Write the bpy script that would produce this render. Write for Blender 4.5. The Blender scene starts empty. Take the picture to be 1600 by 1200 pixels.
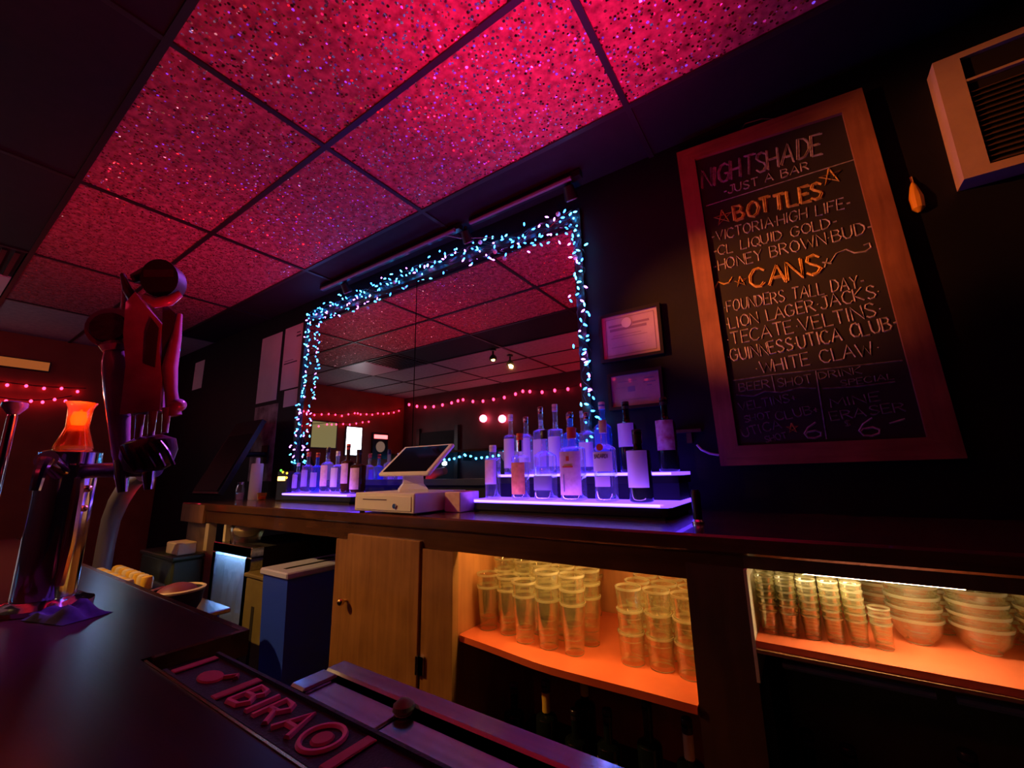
import bpy, math, random
from mathutils import Vector, Matrix
random.seed(7)
S = bpy.context.scene
C = S.collection
PI = math.pi

# ------------------------------------------------------------------ camera
CAMZ = 1.34
cam_data = bpy.data.cameras.new('camera')
cam_data.sensor_width = 36.0
cam_data.lens = 36.0 * 652.09 / 1600.0
cam_data.clip_start = 0.02
cam = bpy.data.objects.new('camera', cam_data)
C.objects.link(cam)
def _cam_rot(yaw, pitch, roll):
    B = Matrix(((1, 0, 0), (0, 0, -1), (0, 1, 0)))
    def ax(v, a):
        return Matrix.Rotation(a, 3, Vector(v))
    R = ax((0, 0, 1), roll) @ ax((1, 0, 0), pitch) @ ax((0, 1, 0), yaw) @ B   # world -> (right, down, forward)
    return Matrix((R[0], -R[1], -R[2])).transposed()
m4 = _cam_rot(0.595247491, -0.206686020, -0.0199770257).to_4x4()
m4.translation = Vector((0, 0, CAMZ))
cam.matrix_world = m4
S.camera = cam

# ------------------------------------------------------------------ view, world
S.view_settings.view_transform = 'Standard'
S.view_settings.look = 'None'
S.view_settings.exposure = 0.0
S.view_settings.gamma = 1.0
S.view_settings.use_curve_mapping = False
S.cycles.transparent_max_bounces = 48
S.cycles.max_bounces = 14
S.cycles.sample_clamp_indirect = 6.0
W = bpy.data.worlds.new('world'); S.world = W
W.use_nodes = True
W.node_tree.nodes['Background'].inputs[0].default_value = (0.0012, 0.0010, 0.0028, 1)
W.node_tree.nodes['Background'].inputs[1].default_value = 1.0

# ------------------------------------------------------------------ lamps of the room, and added ones
def lamp(name, kind, loc, energy, color, radius=0.03, target=None, angle=60, blend=1.0, size=None, size_y=None):
    d = bpy.data.lights.new(name, kind)
    d.energy = energy; d.color = color
    if kind in ('POINT', 'SPOT'): d.shadow_soft_size = radius
    if kind == 'SPOT':
        d.spot_size = math.radians(angle); d.spot_blend = blend
    if kind == 'AREA':
        d.shape = 'RECTANGLE'; d.size = size; d.size_y = size_y or size
    o = bpy.data.objects.new(name, d); C.objects.link(o)
    o.location = loc
    if target is not None:
        o.rotation_euler = (Vector(target) - Vector(loc)).to_track_quat('-Z', 'Y').to_euler()
    return o
# added magenta spot without a fixture, making the hot spot on the ceiling
lamp('added_magenta_spot', 'SPOT', (-0.30, 0.62, 1.10), 190, (1.0, 0.008, 0.17), 0.05, (-0.52, 0.95, 2.83), 48, 1.0)
lamp('added_red_spot', 'SPOT', (-0.55, 0.66, 1.02), 92, (1.0, 0.006, 0.012), 0.05, (-1.15, 0.98, 2.83), 101, 1.0)  # added red spot without a fixture, spreading red over the ceiling
lamp('added_violet_spot', 'SPOT', (-1.49, 1.68, 2.71), 420, (0.50, 0.09, 1.0), 0.015, (-1.35, 0.30, 1.55), 24, 1.0)  # added violet spot to light the taps; the track heads stay dark
lamp('added_red_far_spot', 'SPOT', (-2.95, 1.02, 0.95), 66, (1.0, 0.006, 0.010), 0.05, (-3.3, 0.98, 2.83), 84, 1.0)  # added hidden red spot, reddening the left part of the ceiling
lamp('added_red_lounge_spot', 'SPOT', (-0.35, -1.55, 1.0), 170, (1.0, 0.012, 0.02), 0.05, (-2.0, -1.30, 2.80), 84, 1.0)  # added red spot outside the mirror view, reddening the customer-side ceiling
# warm track lamps on the customer side of the ceiling, plus an added beam
lamp('warm_board_lamp', 'SPOT', (-2.95, -0.30, 2.66), 900, (1.0, 0.25, 0.042), 0.02, (-0.15, 1.84, 2.0), 12, 1.0)
lamp('added_warm_beam', 'SPOT', (-2.95, -0.32, 2.66), 520, (1.0, 0.25, 0.042), 0.02, (0.62, 1.78, 2.30), 15, 1.0)  # added beam from the same ceiling spot, brightening the air unit
lamp('warm_cabinet_lamp', 'SPOT', (-2.93, -0.62, 2.66), 170, (1.0, 0.50, 0.14), 0.02, (-2.1, 1.2, 0.85), 66, 0.9)
# added violet area lights along the bottle shelf fronts, brightening the labels
lamp('added_violet_lip_light', 'AREA', (-0.79, 1.437, 1.222), 1.6, (0.30, 0.09, 1.0), target=(-0.79, 1.52, 1.36), size=0.80, size_y=0.012)
lamp('added_violet_lip_light', 'AREA', (-2.54, 1.500, 1.222), 0.9, (0.30, 0.09, 1.0), target=(-2.54, 1.60, 1.36), size=0.72, size_y=0.012)

# ------------------------------------------------------------------ materials
MATS = {}
def mat(name, color=(0.5, 0.5, 0.5), rough=0.5, metal=0.0, emit=None, estr=0.0, noise=None, spec=0.5, coat=0.0, bump=None):
    if name in MATS: return MATS[name]
    m = bpy.data.materials.new(name); m.use_nodes = True
    nt = m.node_tree; b = nt.nodes['Principled BSDF']
    b.inputs['Base Color'].default_value = (*color, 1)
    b.inputs['Roughness'].default_value = rough
    b.inputs['Metallic'].default_value = metal
    b.inputs['Specular IOR Level'].default_value = spec
    b.inputs['Coat Weight'].default_value = coat
    if emit:
        b.inputs['Emission Color'].default_value = (*emit, 1)
        b.inputs['Emission Strength'].default_value = estr
    if noise or bump:
        tc = nt.nodes.new('ShaderNodeTexCoord')
        mp = nt.nodes.new('ShaderNodeMapping')
        nt.links.new(tc.outputs['Object'], mp.inputs[0])
        n = nt.nodes.new('ShaderNodeTexNoise'); n.inputs['Detail'].default_value = 6
        nt.links.new(mp.outputs[0], n.inputs['Vector'])
        sc = noise[0] if noise else bump[0]
        if isinstance(sc, tuple): mp.inputs['Scale'].default_value = sc; n.inputs['Scale'].default_value = 1.0
        else: n.inputs['Scale'].default_value = sc
        if noise:
            r = nt.nodes.new('ShaderNodeValToRGB')
            r.color_ramp.elements[0].position = 0.32; r.color_ramp.elements[1].position = 0.68
            r.color_ramp.elements[0].color = (*noise[1], 1); r.color_ramp.elements[1].color = (*color, 1)
            nt.links.new(n.outputs['Fac'], r.inputs[0]); nt.links.new(r.outputs[0], b.inputs['Base Color'])
        if bump:
            bp = nt.nodes.new('ShaderNodeBump'); bp.inputs['Strength'].default_value = bump[1]; bp.inputs['Distance'].default_value = 0.01
            nt.links.new(n.outputs['Fac'], bp.inputs['Height']); nt.links.new(bp.outputs[0], b.inputs['Normal'])
    MATS[name] = m
    return m

def glass_mat(name, tint=(1, 1, 1), edge=(1, 1, 1), rough=0.03, body=0.06):
    """thin-walled clear glass: transmission through, Fresnel reflection and a faint milky body that catches the lamps"""
    m = bpy.data.materials.new(name); m.use_nodes = True
    nt = m.node_tree; nt.nodes.remove(nt.nodes['Principled BSDF'])
    out = nt.nodes['Material Output']
    tr = nt.nodes.new('ShaderNodeBsdfTransparent'); tr.inputs[0].default_value = (*tint, 1)
    gl = nt.nodes.new('ShaderNodeBsdfGlossy'); gl.inputs['Roughness'].default_value = rough; gl.inputs['Color'].default_value = (*edge, 1)
    df = nt.nodes.new('ShaderNodeBsdfTranslucent'); df.inputs[0].default_value = (*edge, 1)
    lw = nt.nodes.new('ShaderNodeLayerWeight'); lw.inputs['Blend'].default_value = 0.35
    mp = nt.nodes.new('ShaderNodeMath'); mp.operation = 'MULTIPLY_ADD'; mp.inputs[1].default_value = 0.75; mp.inputs[2].default_value = 0.03
    nt.links.new(lw.outputs['Facing'], mp.inputs[0])
    m1 = nt.nodes.new('ShaderNodeMixShader'); m1.inputs[0].default_value = body
    nt.links.new(tr.outputs[0], m1.inputs[1]); nt.links.new(df.outputs[0], m1.inputs[2])
    m2 = nt.nodes.new('ShaderNodeMixShader')
    nt.links.new(mp.outputs[0], m2.inputs[0]); nt.links.new(m1.outputs[0], m2.inputs[1]); nt.links.new(gl.outputs[0], m2.inputs[2])
    nt.links.new(m2.outputs[0], out.inputs[0])
    MATS[name] = m
    return m

def wood(name, dark, light, scale=(3, 40, 40), rough=0.4, coat=0.2):
    m = bpy.data.materials.new(name); m.use_nodes = True
    nt = m.node_tree; b = nt.nodes['Principled BSDF']
    tc = nt.nodes.new('ShaderNodeTexCoord'); mp = nt.nodes.new('ShaderNodeMapping'); mp.inputs['Scale'].default_value = scale
    n = nt.nodes.new('ShaderNodeTexNoise'); n.inputs['Scale'].default_value = 1.0; n.inputs['Detail'].default_value = 8; n.inputs['Distortion'].default_value = 0.6
    n2 = nt.nodes.new('ShaderNodeTexNoise'); n2.inputs['Scale'].default_value = 7.0; n2.inputs['Detail'].default_value = 4
    r = nt.nodes.new('ShaderNodeValToRGB'); r.color_ramp.elements[0].position = 0.3; r.color_ramp.elements[1].position = 0.7
    r.color_ramp.elements[0].color = (*dark, 1); r.color_ramp.elements[1].color = (*light, 1)
    mx = nt.nodes.new('ShaderNodeMix'); mx.data_type = 'FLOAT'; mx.inputs[0].default_value = 0.5
    L = nt.links.new
    L(tc.outputs['Object'], mp.inputs[0]); L(mp.outputs[0], n.inputs['Vector']); L(tc.outputs['Object'], n2.inputs['Vector'])
    L(n.outputs['Fac'], mx.inputs[2]); L(n2.outputs['Fac'], mx.inputs[3]); L(mx.outputs[0], r.inputs[0]); L(r.outputs[0], b.inputs['Base Color'])
    bp = nt.nodes.new('ShaderNodeBump'); bp.inputs['Strength'].default_value = 0.15; bp.inputs['Distance'].default_value = 0.004
    L(n.outputs['Fac'], bp.inputs['Height']); L(bp.outputs[0], b.inputs['Normal'])
    b.inputs['Roughness'].default_value = rough; b.inputs['Coat Weight'].default_value = coat
    MATS[name] = m
    return m

def glitter_mat():
    """crinkled glitter tile: every flake a tiny cell with its own tilt"""
    m = bpy.data.materials.new('glitter_tile'); m.use_nodes = True
    nt = m.node_tree; b = nt.nodes['Principled BSDF']; L = nt.links.new
    tc = nt.nodes.new('ShaderNodeNewGeometry')
    v = nt.nodes.new('ShaderNodeTexVoronoi'); v.inputs['Scale'].default_value = 78.0
    n = nt.nodes.new('ShaderNodeTexNoise'); n.inputs['Scale'].default_value = 30; n.inputs['Detail'].default_value = 5
    L(tc.outputs['Position'], v.inputs['Vector']); L(tc.outputs['Position'], n.inputs['Vector'])
    sub = nt.nodes.new('ShaderNodeVectorMath'); sub.operation = 'SUBTRACT'; sub.inputs[1].default_value = (0.5, 0.5, 0.5)
    L(v.outputs['Color'], sub.inputs[0])
    scl = nt.nodes.new('ShaderNodeVectorMath'); scl.operation = 'MULTIPLY'; scl.inputs[1].default_value = (1.1, 1.1, 0.0)
    L(sub.outputs[0], scl.inputs[0])
    add = nt.nodes.new('ShaderNodeVectorMath'); add.operation = 'ADD'; L(scl.outputs[0], add.inputs[0]); L(tc.outputs['Normal'], add.inputs[1])
    nrm = nt.nodes.new('ShaderNodeVectorMath'); nrm.operation = 'NORMALIZE'; L(add.outputs[0], nrm.inputs[0])
    r = nt.nodes.new('ShaderNodeValToRGB')
    r.color_ramp.elements[0].position = 0.3; r.color_ramp.elements[1].position = 0.72
    r.color_ramp.elements[0].color = (0.15, 0.040, 0.05, 1); r.color_ramp.elements[1].color = (0.55, 0.18, 0.21, 1)
    L(n.outputs['Fac'], r.inputs[0])
    b.inputs['Roughness'].default_value = 0.6; b.inputs['Specular IOR Level'].default_value = 0.3
    L(r.outputs[0], b.inputs['Base Color'])
    g = nt.nodes.new('ShaderNodeBsdfGlossy'); g.inputs['Color'].default_value = (1.0, 0.42, 0.48, 1); g.inputs['Roughness'].default_value = 0.22
    L(nrm.outputs[0], g.inputs['Normal'])
    # a part of the cells are shiny flakes, the rest is matt ground
    sep = nt.nodes.new('ShaderNodeSeparateColor'); L(v.outputs['Color'], sep.inputs[0])
    lt = nt.nodes.new('ShaderNodeMath'); lt.operation = 'GREATER_THAN'; lt.inputs[1].default_value = 0.30; L(sep.outputs[2], lt.inputs[0])
    d = nt.nodes.new('ShaderNodeMath'); d.operation = 'LESS_THAN'; d.inputs[1].default_value = 0.42; L(v.outputs['Distance'], d.inputs[0])
    mu = nt.nodes.new('ShaderNodeMath'); mu.operation = 'MULTIPLY'; L(lt.outputs[0], mu.inputs[0]); L(d.outputs[0], mu.inputs[1])
    mx = nt.nodes.new('ShaderNodeMixShader'); L(mu.outputs[0], mx.inputs[0]); L(b.outputs[0], mx.inputs[1]); L(g.outputs[0], mx.inputs[2])
    L(mx.outputs[0], nt.nodes['Material Output'].inputs[0])
    return m

M_glitter = glitter_mat()
M_tile = mat('plain_tile', (0.42, 0.40, 0.40), 0.55, noise=(25, (0.33, 0.31, 0.31)), bump=(60, 0.3))
M_tile_grey = mat('grey_tile', (0.34, 0.35, 0.37), 0.7, noise=(25, (0.26, 0.27, 0.29)), bump=(60, 0.3))
M_tile_black = mat('black_tile', (0.010, 0.009, 0.016), 0.7, noise=(18, (0.006, 0.006, 0.011)), spec=0.3)
M_tee = mat('grid_black', (0.012, 0.011, 0.014), 0.45)
M_wall_dark = mat('navy_black_paint', (0.006, 0.006, 0.012), 0.6, noise=(6, (0.0035, 0.0035, 0.008)), spec=0.25)
M_wall_front = mat('maroon_paint', (0.11, 0.020, 0.022), 0.6, noise=(4, (0.07, 0.013, 0.015)))
M_wall_left = mat('orange_paint', (0.42, 0.11, 0.03), 0.7, noise=(4, (0.33, 0.08, 0.02)))
M_floor = mat('dark_floor', (0.03, 0.025, 0.024), 0.5, noise=(5, (0.018, 0.015, 0.015)))
M_black = mat('black_plastic', (0.010, 0.010, 0.012), 0.35)
M_blackmat = mat('black_matt', (0.008, 0.008, 0.010), 0.8)
M_rubber = mat('black_rubber', (0.008, 0.008, 0.012), 0.5, bump=(300, 0.2))
M_chrome = mat('chrome', (0.86, 0.86, 0.88), 0.10, 1.0)
M_steel = mat('brushed_steel', (0.66, 0.66, 0.70), 0.17, 1.0, noise=((3, 90, 90), (0.42, 0.42, 0.48)))
_nt = M_steel.node_tree; _b = _nt.nodes['Principled BSDF']; _c = _nt.nodes.new('ShaderNodeCombineXYZ'); _c.inputs[1].default_value = 1.0
_nt.links.new(_c.outputs[0], _b.inputs['Tangent']); _b.inputs['Anisotropic'].default_value = 0.92; _b.inputs['Roughness'].default_value = 0.17
M_brass = mat('brass', (0.8, 0.55, 0.2), 0.25, 1.0)
M_mirror = mat('mirror_glass', (0.84, 0.84, 0.86), 0.012, 1.0)
M_white = mat('white_plastic', (0.78, 0.76, 0.74), 0.35)
M_paper = mat('paper', (0.80, 0.74, 0.76), 0.8, noise=(5, (0.72, 0.65, 0.68)))
M_paper_mottled = mat('mottled_print', (0.50, 0.40, 0.42), 0.7, noise=(9, (0.10, 0.05, 0.06)))
M_ink = mat('ink', (0.10, 0.07, 0.11), 0.8)
M_counter = wood('dark_varnished_wood', (0.045, 0.018, 0.008), (0.12, 0.05, 0.02), (2, 30, 30), 0.22, 0.4)
M_cab = wood('amber_wood', (0.20, 0.085, 0.020), (0.42, 0.20, 0.055), (40, 40, 3), 0.42, 0.2)
M_cab_in = wood('orange_stained_wood', (0.34, 0.12, 0.03), (0.55, 0.22, 0.06), (30, 30, 4), 0.5, 0.0)
M_pillar = wood('dark_brown_wood', (0.05, 0.02, 0.008), (0.11, 0.045, 0.018), (30, 30, 4), 0.5, 0.1)
M_frame = wood('reddish_board_frame', (0.16, 0.06, 0.028), (0.40, 0.17, 0.08), (35, 35, 4), 0.55, 0.0)
M_frame_h = wood('reddish_board_rail', (0.16, 0.06, 0.028), (0.40, 0.17, 0.08), (4, 35, 35), 0.55, 0.0)
M_slate = mat('chalk_slate', (0.022, 0.020, 0.022), 0.75, noise=(5, (0.014, 0.013, 0.014)))
M_chalk = mat('white_chalk', (0.55, 0.48, 0.47), 0.9, noise=(70, (0.22, 0.19, 0.19)))
M_chalk_y = mat('yellow_chalk', (0.80, 0.52, 0.12), 0.9, noise=(70, (0.40, 0.24, 0.05)))
M_chalk_dim = mat('smudged_chalk', (0.26, 0.23, 0.23), 0.9, noise=(50, (0.07, 0.06, 0.06)))
M_shelf_orange = mat('orange_shelf_paint', (0.86, 0.17, 0.05), 0.38, noise=(8, (0.74, 0.13, 0.035)))
M_bartop = wood('near_bar_top', (0.018, 0.006, 0.008), (0.038, 0.012, 0.015), (2, 25, 25), 0.30, 0.0)
M_bartop.node_tree.nodes['Principled BSDF'].inputs['Specular IOR Level'].default_value = 0.22
M_pink = mat('pink_print', (0.85, 0.30, 0.52), 0.6)
M_pinkd = mat('dull_pink_print', (0.55, 0.11, 0.20), 0.6)
M_handle = mat('glossy_resin', (0.34, 0.20, 0.27), 0.2, noise=(14, (0.20, 0.10, 0.14)), coat=0.6)
M_handle_dark = mat('dark_resin', (0.03, 0.014, 0.018), 0.3, bump=(40, 0.3))
M_blue_bin = mat('blue_bin_plastic', (0.02, 0.07, 0.80), 0.5)
M_bin_lid = mat('pale_lid_plastic', (0.48, 0.52, 0.85), 0.45)
M_olive = mat('olive_plastic', (0.20, 0.17, 0.06), 0.5, noise=(10, (0.15, 0.12, 0.04)))
M_green_bin = mat('dark_green_plastic', (0.035, 0.055, 0.02), 0.5)
M_maroon = mat('maroon_plastic', (0.20, 0.04, 0.06), 0.5)
M_cream = mat('cream_plastic', (0.70, 0.60, 0.36), 0.5)
M_tan = mat('weathered_tan_board', (0.36, 0.23, 0.09), 0.7, noise=(9, (0.16, 0.09, 0.03)), bump=(30, 0.4))
M_greypipe = mat('grey_pipe', (0.16, 0.15, 0.18), 0.35)
M_ac = mat('beige_air_unit', (0.50, 0.36, 0.27), 0.6, noise=(12, (0.44, 0.31, 0.23)))
M_ac_dark = mat('dark_slot', (0.012, 0.009, 0.009), 0.6)
M_ac_slat = mat('brown_louver', (0.10, 0.06, 0.05), 0.5)
M_lime = mat('lime_rind', (0.22, 0.30, 0.10), 0.6, noise=(30, (0.13, 0.15, 0.05)))
M_rag = mat('navy_cloth', (0.03, 0.03, 0.13), 0.9, noise=(60, (0.015, 0.015, 0.07)))
def emis(name, c, s): return mat(name, (0.02, 0.02, 0.02), 0.5, emit=c, estr=s)
M_bulb_blue = emis('blue_bulb', (0.02, 0.20, 1.0), 20)
M_bulb_cyan = emis('cyan_bulb', (0.04, 0.42, 1.0), 20)
M_bulb_pink = emis('violet_bulb', (0.62, 0.16, 1.0), 14)
M_bulb_red = emis('red_bulb', (1.0, 0.03, 0.10), 8)
M_globe = emis('red_globe_glow', (1.0, 0.12, 0.22), 14)
M_led = emis('violet_lit_acrylic', (0.10, 0.03, 1.0), 4.6)
M_led_edge = emis('lavender_lit_edge', (0.40, 0.24, 1.0), 2.6)
M_strip = emis('warm_led_strip', (1.0, 0.80, 0.52), 60)
M_strip_mid = emis('amber_led_strip', (1.0, 0.60, 0.22), 58)
M_cool_led = emis('cool_led', (0.35, 0.62, 1.0), 16)
M_screen_white = emis('white_screen', (0.9, 0.95, 1.0), 7)
M_screen_amber = emis('amber_screen', (1.0, 0.45, 0.10), 7)
M_led_green = emis('green_led', (0.15, 0.9, 0.05), 2)
M_led_yellow = emis('yellow_led', (1.0, 0.6, 0.03), 2.5)
M_amber_panel = emis('amber_lit_panel', (1.0, 0.24, 0.05), 0.30)
M_poster_lit = emis('pale_lit_poster', (0.8, 0.65, 0.25), 0.28)
M_neon_red = emis('red_neon', (1.0, 0.12, 0.12), 5)
M_warmbulb = emis('warm_bulb', (1.0, 0.62, 0.18), 22)
M_candle = emis('red_candle_glow', (1.0, 0.10, 0.06), 9)
M_pointled = emis('white_point_led', (0.6, 0.9, 1.0), 14)
G_clear = glass_mat('clear_bottle_glass', (0.90, 0.93, 0.99), (1, 1, 1), 0.04, 0.07)
G_pint = glass_mat('pint_glass', (0.985, 0.98, 0.95), (1.0, 0.97, 0.75), 0.04, 0.055)
G_rim = glass_mat('glass_rim_highlight', (0.95, 0.93, 0.85), (1.0, 0.95, 0.70), 0.12, 0.62)  # milky rim and foot: their bright highlights put into the material
G_dark = mat('dark_wine_glass', (0.008, 0.012, 0.010), 0.08)
G_amber = glass_mat('amber_glass', (0.95, 0.45, 0.08), (1.0, 0.7, 0.3), 0.06, 0.20)
G_blue = glass_mat('blue_bottle_glass', (0.25, 0.45, 0.98), (0.7, 0.8, 1), 0.04, 0.15)
G_brown = mat('brown_bottle_glass', (0.05, 0.018, 0.008), 0.08)

# ------------------------------------------------------------------ mesh building
class MB:
    def __init__(s): s.v = []; s.f = []
    def add(s, vs, fs):
        o = len(s.v); s.v += [tuple(v) for v in vs]; s.f += [tuple(i + o for i in f) for f in fs]; return s
    def box(s, a, b, bev=0.0):
        (x0, y0, z0), (x1, y1, z1) = a, b
        x0, x1 = min(x0, x1), max(x0, x1); y0, y1 = min(y0, y1), max(y0, y1); z0, z1 = min(z0, z1), max(z0, z1)
        if bev <= 0:
            return s.add([(x0, y0, z0), (x1, y0, z0), (x1, y1, z0), (x0, y1, z0), (x0, y0, z1), (x1, y0, z1), (x1, y1, z1), (x0, y1, z1)],
                  [(0, 3, 2, 1), (4, 5, 6, 7), (0, 1, 5, 4), (1, 2, 6, 5), (2, 3, 7, 6), (3, 0, 4, 7)])
        e = min(bev, (x1 - x0) / 2.2, (y1 - y0) / 2.2, (z1 - z0) / 2.2)
        def ring(i, z): return [(x0 + i, y0 + e, z), (x0 + e, y0 + i, z), (x1 - e, y0 + i, z), (x1 - i, y0 + e, z), (x1 - i, y1 - e, z), (x1 - e, y1 - i, z), (x0 + e, y1 - i, z), (x0 + i, y1 - e, z)]
        def ringi(z): return [(x0 + e, y0 + e, z), (x0 + e, y0 + e, z), (x1 - e, y0 + e, z), (x1 - e, y0 + e, z), (x1 - e, y1 - e, z), (x1 - e, y1 - e, z), (x0 + e, y1 - e, z), (x0 + e, y1 - e, z)]
        R = [[(x0 + e, y0 + e, z0), (x1 - e, y0 + e, z0), (x1 - e, y1 - e, z0), (x0 + e, y1 - e, z0)], ring(0, z0 + e), ring(0, z1 - e), [(x0 + e, y0 + e, z1), (x1 - e, y0 + e, z1), (x1 - e, y1 - e, z1), (x0 + e, y1 - e, z1)]]
        vs = R[0] + R[1] + R[2] + R[3]
        fs = [(0, 3, 2, 1), (20, 21, 22, 23)]
        for k in range(8): fs.append((4 + k, 4 + (k + 1) % 8, 12 + (k + 1) % 8, 12 + k))
        for j in range(4):
            a0 = 4 + 2 * j; a1 = a0 + 1; nx = 4 + (2 * j + 2) % 8
            fs.append((j, a1, a0)); fs.append((j, (j + 1) % 4, nx, a1))
            b0 = 12 + 2 * j; b1 = b0 + 1; nb = 12 + (2 * j + 2) % 8
            fs.append((20 + j, b0, b1)); fs.append((20 + j, b1, nb, 20 + (j + 1) % 4))
        return s.add(vs, fs)
    def lathe(s, prof, seg=20, center=(0, 0, 0), n=2.0, cap=True, sx=1.0, sy=1.0):
        cx, cy, cz = center; vs = []
        for (r, z) in prof:
            for k in range(seg):
                a = 2 * PI * k / seg; c, d = math.cos(a), math.sin(a)
                q = (abs(c) ** n + abs(d) ** n) ** (-1.0 / n)
                vs.append((cx + r * q * c * sx, cy + r * q * d * sy, cz + z))
        fs = []
        for i in range(len(prof) - 1):
            for k in range(seg):
                fs.append((i * seg + k, i * seg + (k + 1) % seg, (i + 1) * seg + (k + 1) % seg, (i + 1) * seg + k))
        if cap:
            if prof[0][0] > 1e-6: fs.append(tuple(range(seg - 1, -1, -1)))
            if prof[-1][0] > 1e-6: fs.append(tuple((len(prof) - 1) * seg + k for k in range(seg)))
        return s.add(vs, fs)
    def tube(s, pts, r, seg=8, closed=False, cap=True):
        pts = [Vector(p) for p in pts]; N = len(pts)
        rs = r if isinstance(r, (list, tuple)) else [r] * N
        vs = []; prev = None
        for i, p in enumerate(pts):
            if closed: t = pts[(i + 1) % N] - pts[i - 1]
            else: t = pts[min(i + 1, N - 1)] - pts[max(i - 1, 0)]
            if t.length < 1e-9: t = Vector((0, 0, 1))
            t.normalize()
            if prev is None:
                u = t.cross(Vector((0, 0, 1)) if abs(t.z) < 0.9 else Vector((1, 0, 0))).normalized()
            else:
                u = (prev - t * prev.dot(t))
                u = u.normalized() if u.length > 1e-6 else t.orthogonal().normalized()
            prev = u; w = t.cross(u)
            for k in range(seg):
                a = 2 * PI * k / seg
                vs.append(p + (u * math.cos(a) + w * math.sin(a)) * rs[i])
        fs = []
        for i in range(N if closed else N - 1):
            j = (i + 1) % N
            for k in range(seg): fs.append((i * seg + k, i * seg + (k + 1) % seg, j * seg + (k + 1) % seg, j * seg + k))
        if cap and not closed:
            fs.append(tuple(range(seg - 1, -1, -1))); fs.append(tuple((N - 1) * seg + k for k in range(seg)))
        return s.add(vs, fs)
    def sphere(s, c, r, seg=12, rings=8, sx=1, sy=1, sz=1):
        prof = [(max(1e-5, math.sin(PI * i / rings)), -math.cos(PI * i / rings)) for i in range(rings + 1)]
        vs = []
        for (q, z) in prof:
            for k in range(seg):
                a = 2 * PI * k / seg; vs.append((c[0] + r * sx * q * math.cos(a), c[1] + r * sy * q * math.sin(a), c[2] + r * sz * z))
        fs = []
        for i in range(rings):
            for k in range(seg): fs.append((i * seg + k, i * seg + (k + 1) % seg, (i + 1) * seg + (k + 1) % seg, (i + 1) * seg + k))
        return s.add(vs, fs)
    def prism(s, poly, z0, z1):
        n = len(poly)
        return s.add([(x, y, z0) for x, y in poly] + [(x, y, z1) for x, y in poly],
              [tuple(range(n - 1, -1, -1)), tuple(range(n, 2 * n))] + [(k, (k + 1) % n, n + (k + 1) % n, n + k) for k in range(n)])
    def prism_y(s, poly, y0, y1):       # poly in (x, z)
        n = len(poly)
        return s.add([(x, y0, z) for x, z in poly] + [(x, y1, z) for x, z in poly],
              [tuple(range(n)), tuple(range(2 * n - 1, n - 1, -1))] + [(k, n + k, n + (k + 1) % n, (k + 1) % n) for k in range(n)])
    def quadbox(s, corners, off):       # a slab: 4 corners + extrusion vector
        a = [Vector(c) for c in corners]; o = Vector(off)
        return s.add([tuple(p) for p in a] + [tuple(p + o) for p in a], [(0, 1, 2, 3), (7, 6, 5, 4)] + [(k, k + 4, (k + 1) % 4 + 4, (k + 1) % 4) for k in range(4)])
    def arc_panel(s, R, a0, a1, z0, z1, seg=10, th=0.0006, n=2.0, sx=1.0, sy=1.0):    # label wrapped on a bottle
        vs = []
        for i in range(seg + 1):
            a = a0 + (a1 - a0) * i / seg; c, d = math.cos(a), math.sin(a); q = (abs(c) ** n + abs(d) ** n) ** (-1.0 / n)
            for rr in (R, R + th):
                for z in (z0, z1): vs.append((rr * q * c * sx, rr * q * d * sy, z))
        fs = []
        for i in range(seg):
            b = 4 * i
            fs += [(b + 2, b + 6, b + 7, b + 3), (b, b + 1, b + 5, b + 4), (b + 1, b + 3, b + 7, b + 5), (b, b + 4, b + 6, b + 2)]
        fs += [(0, 2, 3, 1), (4 * seg, 4 * seg + 1, 4 * seg + 3, 4 * seg + 2)]
        return s.add(vs, fs)
    def mesh(s, name, m, smooth=35):
        me = bpy.data.meshes.new(name); me.from_pydata(s.v, [], s.f); me.update()
        if smooth:
            me.polygons.foreach_set('use_smooth', [True] * len(me.polygons))
            me.set_sharp_from_angle(angle=math.radians(smooth))
        if m: me.materials.append(m)
        return me
    def mesh2(s, name, m, m2, zs):       # faces whose mean height lies in one of the bands take the second material
        me = s.mesh(name, m, 50); me.materials.append(m2)
        for p in me.polygons:
            z = sum(me.vertices[i].co.z for i in p.vertices) / len(p.vertices)
            if any(a <= z <= b for a, b in zs): p.material_index = 1
        return me
    def build(s, name, m, parent=None, smooth=35):
        o = bpy.data.objects.new(name, s.mesh(name, m, smooth)); C.objects.link(o)
        if parent: o.parent = parent
        return o

def tag(o, label=None, cat=None, group=None, kind=None):
    if label: o['label'] = label
    if cat: o['category'] = cat
    if group: o['group'] = group
    if kind: o['kind'] = kind
    return o
def thing(name, label, cat, loc=(0, 0, 0), rz=0.0, group=None):
    o = bpy.data.objects.new(name, None); C.objects.link(o); o.empty_display_size = 0.02
    o.location = loc; o.rotation_euler = (0, 0, rz)
    return tag(o, label, cat, group)
def struct(o): o['kind'] = 'structure'; return o
def inst(name, me, parent, loc=(0, 0, 0), rot=(0, 0, 0), scale=(1, 1, 1)):
    o = bpy.data.objects.new(name, me); C.objects.link(o)
    o.location = loc; o.rotation_euler = rot; o.scale = scale
    if parent: o.parent = parent
    return o
def box(name, a, b, m, parent=None, bev=0.0): return MB().box(a, b, bev).build(name, m, parent)

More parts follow.
